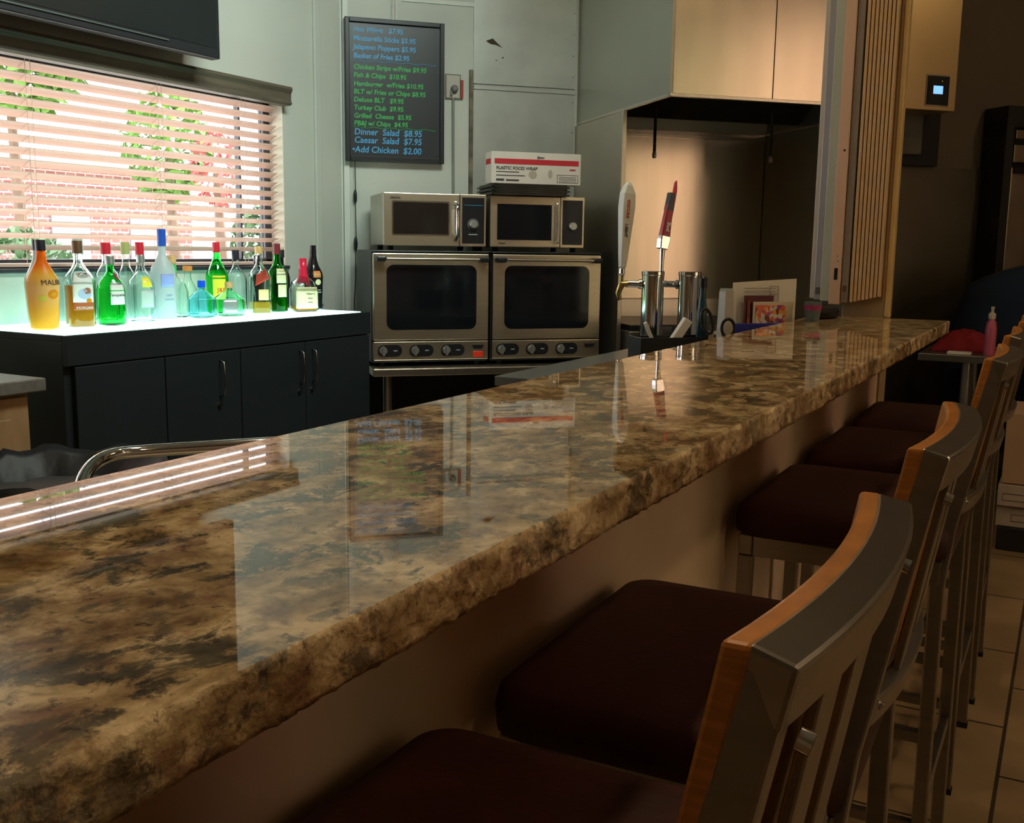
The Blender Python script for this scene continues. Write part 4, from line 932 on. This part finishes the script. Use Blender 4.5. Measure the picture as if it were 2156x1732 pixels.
def pic_mat():
    m = bpy.data.materials.new('flower print'); m.use_nodes = True; nt = m.node_tree; b = nt.nodes['Principled BSDF']; sock(b, 'Roughness', .4)
    tc = nt.nodes.new('ShaderNodeTexCoord'); vo = nt.nodes.new('ShaderNodeTexVoronoi'); vo.inputs['Scale'].default_value = 75
    rp = nt.nodes.new('ShaderNodeValToRGB'); rp.color_ramp.interpolation = 'CONSTANT'; e = rp.color_ramp.elements
    e[0].color = (.75, .30, .04, 1); e[1].color = (.62, .60, .52, 1); e[1].position = .25
    for p_, c_ in ((.45, (.20, .06, .02)), (.58, (.70, .12, .03)), (.70, (.60, .60, .55)), (.85, (.30, .05, .28))): k_ = e.new(p_); k_.color = (*c_, 1)
    sp_ = nt.nodes.new('ShaderNodeSeparateColor')
    nt.links.new(tc.outputs['Object'], vo.inputs['Vector']); nt.links.new(vo.outputs['Color'], sp_.inputs[0]); nt.links.new(sp_.outputs[0], rp.inputs[0]); nt.links.new(rp.outputs[0], b.inputs['Base Color']); return m
fc = thing('picture_card', (3.325, .874, 1.0), 'small card with orange and purple flowers in front of the sheets', 'card')
obj('card', sheet(-.045, .098, -.060, .122, .0, Mp, bulge=.002), pm('card stock', (.60, .55, .42), .5), fc)
obj('picture', sheet(-.036, .072, .0, .112, -.0020, Mp, bulge=.0025), pic_mat(), fc)
bf_ = thing('blue_folder', (3.21, .900, .992), 'bright blue folder lying under the cards at the bar edge', 'folder')
obj('cover', MB().box(-.055, .14, -.012, .004, .02, .070, Mp), pm('blue plastic', (.012, .02, .28), .35), bf_, bevel=.002)
tag(obj('letter_tray', BX(3.31, 3.52, .812, .98, .9005, .904), blackp), 'flat black tray holding the papers behind the counter edge', 'tray')
cu = thing('small_cup', (3.40, .742, 1.0705), 'small pale cup with pink print behind the papers', 'cup')
obj('cup_body', MB().lathe([(.020, 0), (.022, .003), (.028, .062), (.026, .062), (.020, .006)], 22), pm('pale cup', (.12, .18, .20), .4, var=.1), cu, smooth='auto')
obj('pink_print', MB().lathe([(.0262, .035), (.0285, .052)], 22), pm('cup pink', (.35, .04, .16), .5, var=.5, scale=50), cu, smooth='auto')
bkb = thing('black_pouch', (3.60, .748, 1.0705), 'low black pouch on the bar at the foot of the shutter', 'pouch')
obj('pouch', MB().lathe([(.035, 0), (.05, .006), (.052, .022), (.045, .036), (.02, .040)], 24, sy=.9, M=Matrix.Scale(2.0, 4, (1, 0, 0))), pm('black cloth', (.008, .008, .009), .8), bkb, smooth='auto', bevel=0)

# ------------------------------------------------------------------ folded shutter stack hanging beside the post
st_ = thing('folded_shutter', (3.70, .70, 1.112), 'tall stack of folded shutter panels and tracks beside the post', 'folding shutter')
H_ = 1.88
def strip(nm, x0, x1, y0, y1, m, z0=0.0, bev=.002): return obj(nm, BX(x0, x1, y0, y1, z0, H_), m, st_, bevel=bev)
strip('edge_strip', .03, .06, .112, .128, pm('pale edge', (.50, .47, .40), .4), .018)
strip('track', .022, .06, .088, .112, pm('lavender track', (.36, .36, .40), .35, .2), .014)
strip('guide', .012, .05, .058, .088, pm('greenish guide', (.42, .46, .38), .4), .010)
pk = strip('lock_panel', .0, .04, .020, .056, pm('pinkish tan paint', (.62, .42, .30), .45), 0)
obj('slot', BX(-.001, .0, .030, .042, .085, .125), blackp, pk); obj('keyhole', MB().cyl((-.001, .032, .52), (.001, .032, .52), .004, 10).cyl((-.001, .034, .165), (.001, .034, .165), .002, 8).cyl((-.001, .031, .148), (.001, .031, .148), .002, 8), blackp, pk)
strip('channel', .012, .04, -.006, .018, pm('grey channel', (.26, .23, .21), .4), .006)
for zz_ in (.035, 1.60):
    obj('clip', BX(.018, .022, .092, .106, zz_, zz_+.022), pm('clip grey', (.10, .095, .09), .5), st_); obj('clip', BX(.008, .012, .0, .012, zz_+.01, zz_+.03), pm('clip brown', (.10, .07, .05), .5), st_)
for k in range(8):
    y = -.012-.0125*k
    obj('folded_leaf', BX(.010+.003*k, .052+.001*k, y-.010, y, .008+.003*k, H_), pm('tan shutter leaf', (.56, .38, .20), .42), st_, bevel=.003)

# ------------------------------------------------------------------ far kitchen: control box, device, panel, fridge
bx = thing('hood_control_box', WP(2.97, .0, 2.09), 'brassy steel control box with glowing blue display', 'control box', rz=WROT)
obj('housing', BX(0, .46, -.25, 0, 0, .62), pm('warm box steel', (.78, .58, .30), .36, 1.0, var=.06, scale=2), bx, bevel=.003)
dp = obj('display_unit', BX(.262, .402, -.262, -.25, .030, .185), blackp, bx, bevel=.002)
obj('display_rim', BX(.255, .409, -.256, -.25, .023, .192), steel, bx)
obj('screen', BX(.298, .360, -.264, -.262, .088, .132), pm('blue lcd', (.1, .3, .8), .3, emis=1.3, ecol=(.22, .50, 1.0)), dp)
obj('indicator', BX(.350, .355, -.264, -.262, .155, .161), pm('amber led', (.6, .4, .05), .3, emis=.4), dp)
dv = thing('wall_dispenser', WP(3.10, 0, 1.80), 'dark wall device with a hanging pale bag under the control box', 'dispenser', rz=WROT)
obj('backplate', BX(.04, .40, -.05, 0, 0, .34), blackp, dv, bevel=.004)
obj('pale_bag', BX(.06, .26, -.085, -.05, .06, .32), pm('pale film', (.12, .115, .09), .35, bump=.6, bscale=14), dv, bevel=.012)
pn = thing('wall_panel', WP(3.03, 0, .2), 'dull steel wall panel below the dark wall device', 'metal panel', rz=WROT)
obj('sheet', BX(0, .84, -.02, 0, 0, 1.60), pm('dark steel sheet', (.15, .13, .09), .4, .8, var=.1, scale=2), pn, bevel=.002)
frg = thing('refrigerator', WP(3.84, 0.0, 0), 'tall steel refrigerator in a dark frame at the right edge', 'refrigerator', rz=WROT)
obj('dark_frame', MB().box(.0, .055, -.205, -.01, 0, 2.15).box(.055, 1.2, -.205, -.01, 2.03, 2.15), pm('dark frame', (.010, .009, .007), .5), frg)
obj('cabinet', BX(.055, 1.2, -.16, -.01, 0, 2.03), blackp, frg)
fs_m = pm('fridge steel', (.36, .30, .22), .35, .9, var=.25, scale=2)
obj('header', BX(.075, 1.2, -.20, -.16, 1.965, 2.015), fs_m, frg, bevel=.004)
d_ = obj('door', BX(.062, 1.2, -.20, -.16, .2, 1.80), fs_m, frg, bevel=.004)
obj('door_rail', BX(.070, 1.2, -.215, -.20, 1.765, 1.80), blackp, d_)
obj('handle', MB().cyl((.215, -.235, 1.05), (.215, -.235, 1.68), .010, 10), pm('pale handle', (.5, .45, .36), .3), d_, smooth='auto')
obj('upper_door', BX(.070, 1.2, -.20, -.16, 1.83, 1.93), fs_m, frg, bevel=.004)

# steel side table with cloths and soap
tb = thing('steel_side_table', (5.5, .67, 0), 'small steel table beyond the far end of the counter', 'table')
obj('table_top', BX(0, .62, -1.45, 0, .765, .80), pm('table steel', (.30, .31, .30), .3, .9), tb, bevel=.003)
for x, y in ((.10, -.22), (.52, -.22), (.10, -1.3), (.52, -1.3)): obj('leg', MB().cyl((x, y, 0), (x, y, .765), .022, 12), pm('table leg steel', (.30, .29, .26), .4, .7), tb, smooth='auto')
obj('lower_shelf', BX(.05, .57, -1.40, -.1, .25, .27), pm('dark shelf', (.02, .02, .02), .6), tb)
sb = thing('soap_bottle', (5.57, .352, .8005), 'pink soap pump bottle with white top on the steel table', 'bottle')
obj('bottle_body', MB().lathe([(.030, 0), (.033, .008), (.033, .13), (.026, .165), (.013, .178)], 22, sy=.8), pm('pink soap', (.62, .13, .22), .3, trans=.2), sb, smooth='auto')
obj('pump', MB().lathe([(.015, .178), (.017, .182), (.017, .205), (.008, .210), (.005, .228)], 16).box(-.008, .032, -.007, .007, .226, .238), pm('pump white', (.6, .55, .45), .4), sb, smooth='auto')
def cloth(nm, w_, d_, h_, mat, loc, label, cat, seed, rz=0):
    t = thing(nm, loc, label, cat, rz=rz); vs = []; n = 22
    for j in range(n+1):
        for i in range(n+1):
            a, b_ = i/n*2-1, j/n*2-1; rr_ = min(1, max(abs(a), abs(b_))); z = h_*(1-rr_**2.4)*(1+.30*mathutils.noise.noise(Vector((a*2+seed, b_*2, seed))))+.02*mathutils.noise.noise(Vector((a*5, b_*5, seed)))*(1-rr_)
            vs.append((a*w_/2*(1-.08*mathutils.noise.noise(Vector((a*3, b_*3, seed+4)))), b_*d_/2, max(z, 0)+.001))
    fs = [(j*(n+1)+i, j*(n+1)+i+1, (j+1)*(n+1)+i+1, (j+1)*(n+1)+i) for j in range(n) for i in range(n)]+[tuple([i for i in range(n+1)]+[j*(n+1)+n for j in range(1, n+1)]+[n*(n+1)+i for i in range(n-1, -1, -1)]+[j*(n+1) for j in range(n-1, 0, -1)])[::-1]]
    obj('fabric', MB().add(vs, fs), mat, t, smooth=True); return t
cloth('red_cloth', .30, .30, .10, pm('red fabric', (.22, .004, .008), .8, bump=.3), (5.80, .49, .8005), 'crumpled red cloth on the steel table', 'cloth', 3)
tag(obj('white_packet', BX(5.52, 5.60, .43, .54, .8005, .812), paper, bevel=.003), 'small white packet in front of the red cloth', 'packet')
navy = pm('navy fabric', (.008, .022, .055), .85, bump=.3, bscale=12)
nb = thing('navy_covered_stack', (6.50, .05, 0), 'large dark navy cover draped over something behind the steel table', 'cover')
cv = MB(); m2 = 30; vs = []
prof_ = [(0, .57), (.3, .58), (.6, .57), (.85, .57), (.95, .555), (1.05, .52), (1.12, .49), (1.165, .41), (1.20, .33), (1.235, .22), (1.25, .10)]
for z, hy in prof_:
    for k in range(m2):
        t = 2*pi*k/m2; sh_ = 1/((abs(cos(t))**5+abs(sin(t))**5)**.2)
        nn = 1+.05*mathutils.noise.noise(Vector((cos(t)*3, sin(t)*3, z*2)))
        vs.append(((.14+.14*hy/.57)*sh_*cos(t)*nn, hy*sh_*sin(t)*nn, z))
n = len(prof_)-1
fs = [(j*m2+k, j*m2+(k+1) % m2, (j+1)*m2+(k+1) % m2, (j+1)*m2+k) for j in range(n) for k in range(m2)]+[tuple(range(m2-1, -1, -1)), tuple(n*m2+k for k in range(m2))]
obj('cover_fabric', cv.add(vs, fs), navy, nb, smooth=True)
# tan counter/booth and cardboard box at right edge
tbx = thing('tan_carton', (4.95, .22, .298), 'large plain tan carton on top of the flat printed boxes', 'box')
obj('carton', BX(0, .45, -.80, 0, 0, .31), pm('tan carton board', (.45, .30, .19), .6, var=.05), tbx, bevel=.003)
obj('tape', BX(-.001, .45, -.42, -.37, .309, .3112), pm('carton tape', (.38, .26, .14), .3), tbx)
for k, (z0, z1, lb, pr) in enumerate(((.105, .195, 'lower flat pale printed carton under the tan box, behind the stool legs', (-.16, -.06)), (.200, .294, 'upper flat pale printed carton directly under the tan box', (-.14, -.02)))):
    cbx = thing('flat_carton', (4.95-.02*k, .23, z0), lb, 'box', 'flat printed cartons')
    obj('carton', BX(0, .45, -.78, 0, 0, z1-z0), pm('pale carton', (.42, .36, .31), .6, var=.12, scale=6), cbx, bevel=.003)
    a, b_ = pr; pf = MB(); pf.box(-.001, 0, a, b_, .025, .027).box(-.001, 0, a, b_, .055, .057).box(-.001, 0, a, a+.002, .025, .057).box(-.001, 0, b_-.002, b_, .025, .057)
    obj('print', pf, ink, cbx)
tag(obj('crate', BX(4.93, 5.40, -.60, .22, .0, .104), pm('black crate', (.012, .011, .01), .6), bevel=.004), 'low black crate on the floor under the flat printed cartons', 'crate')
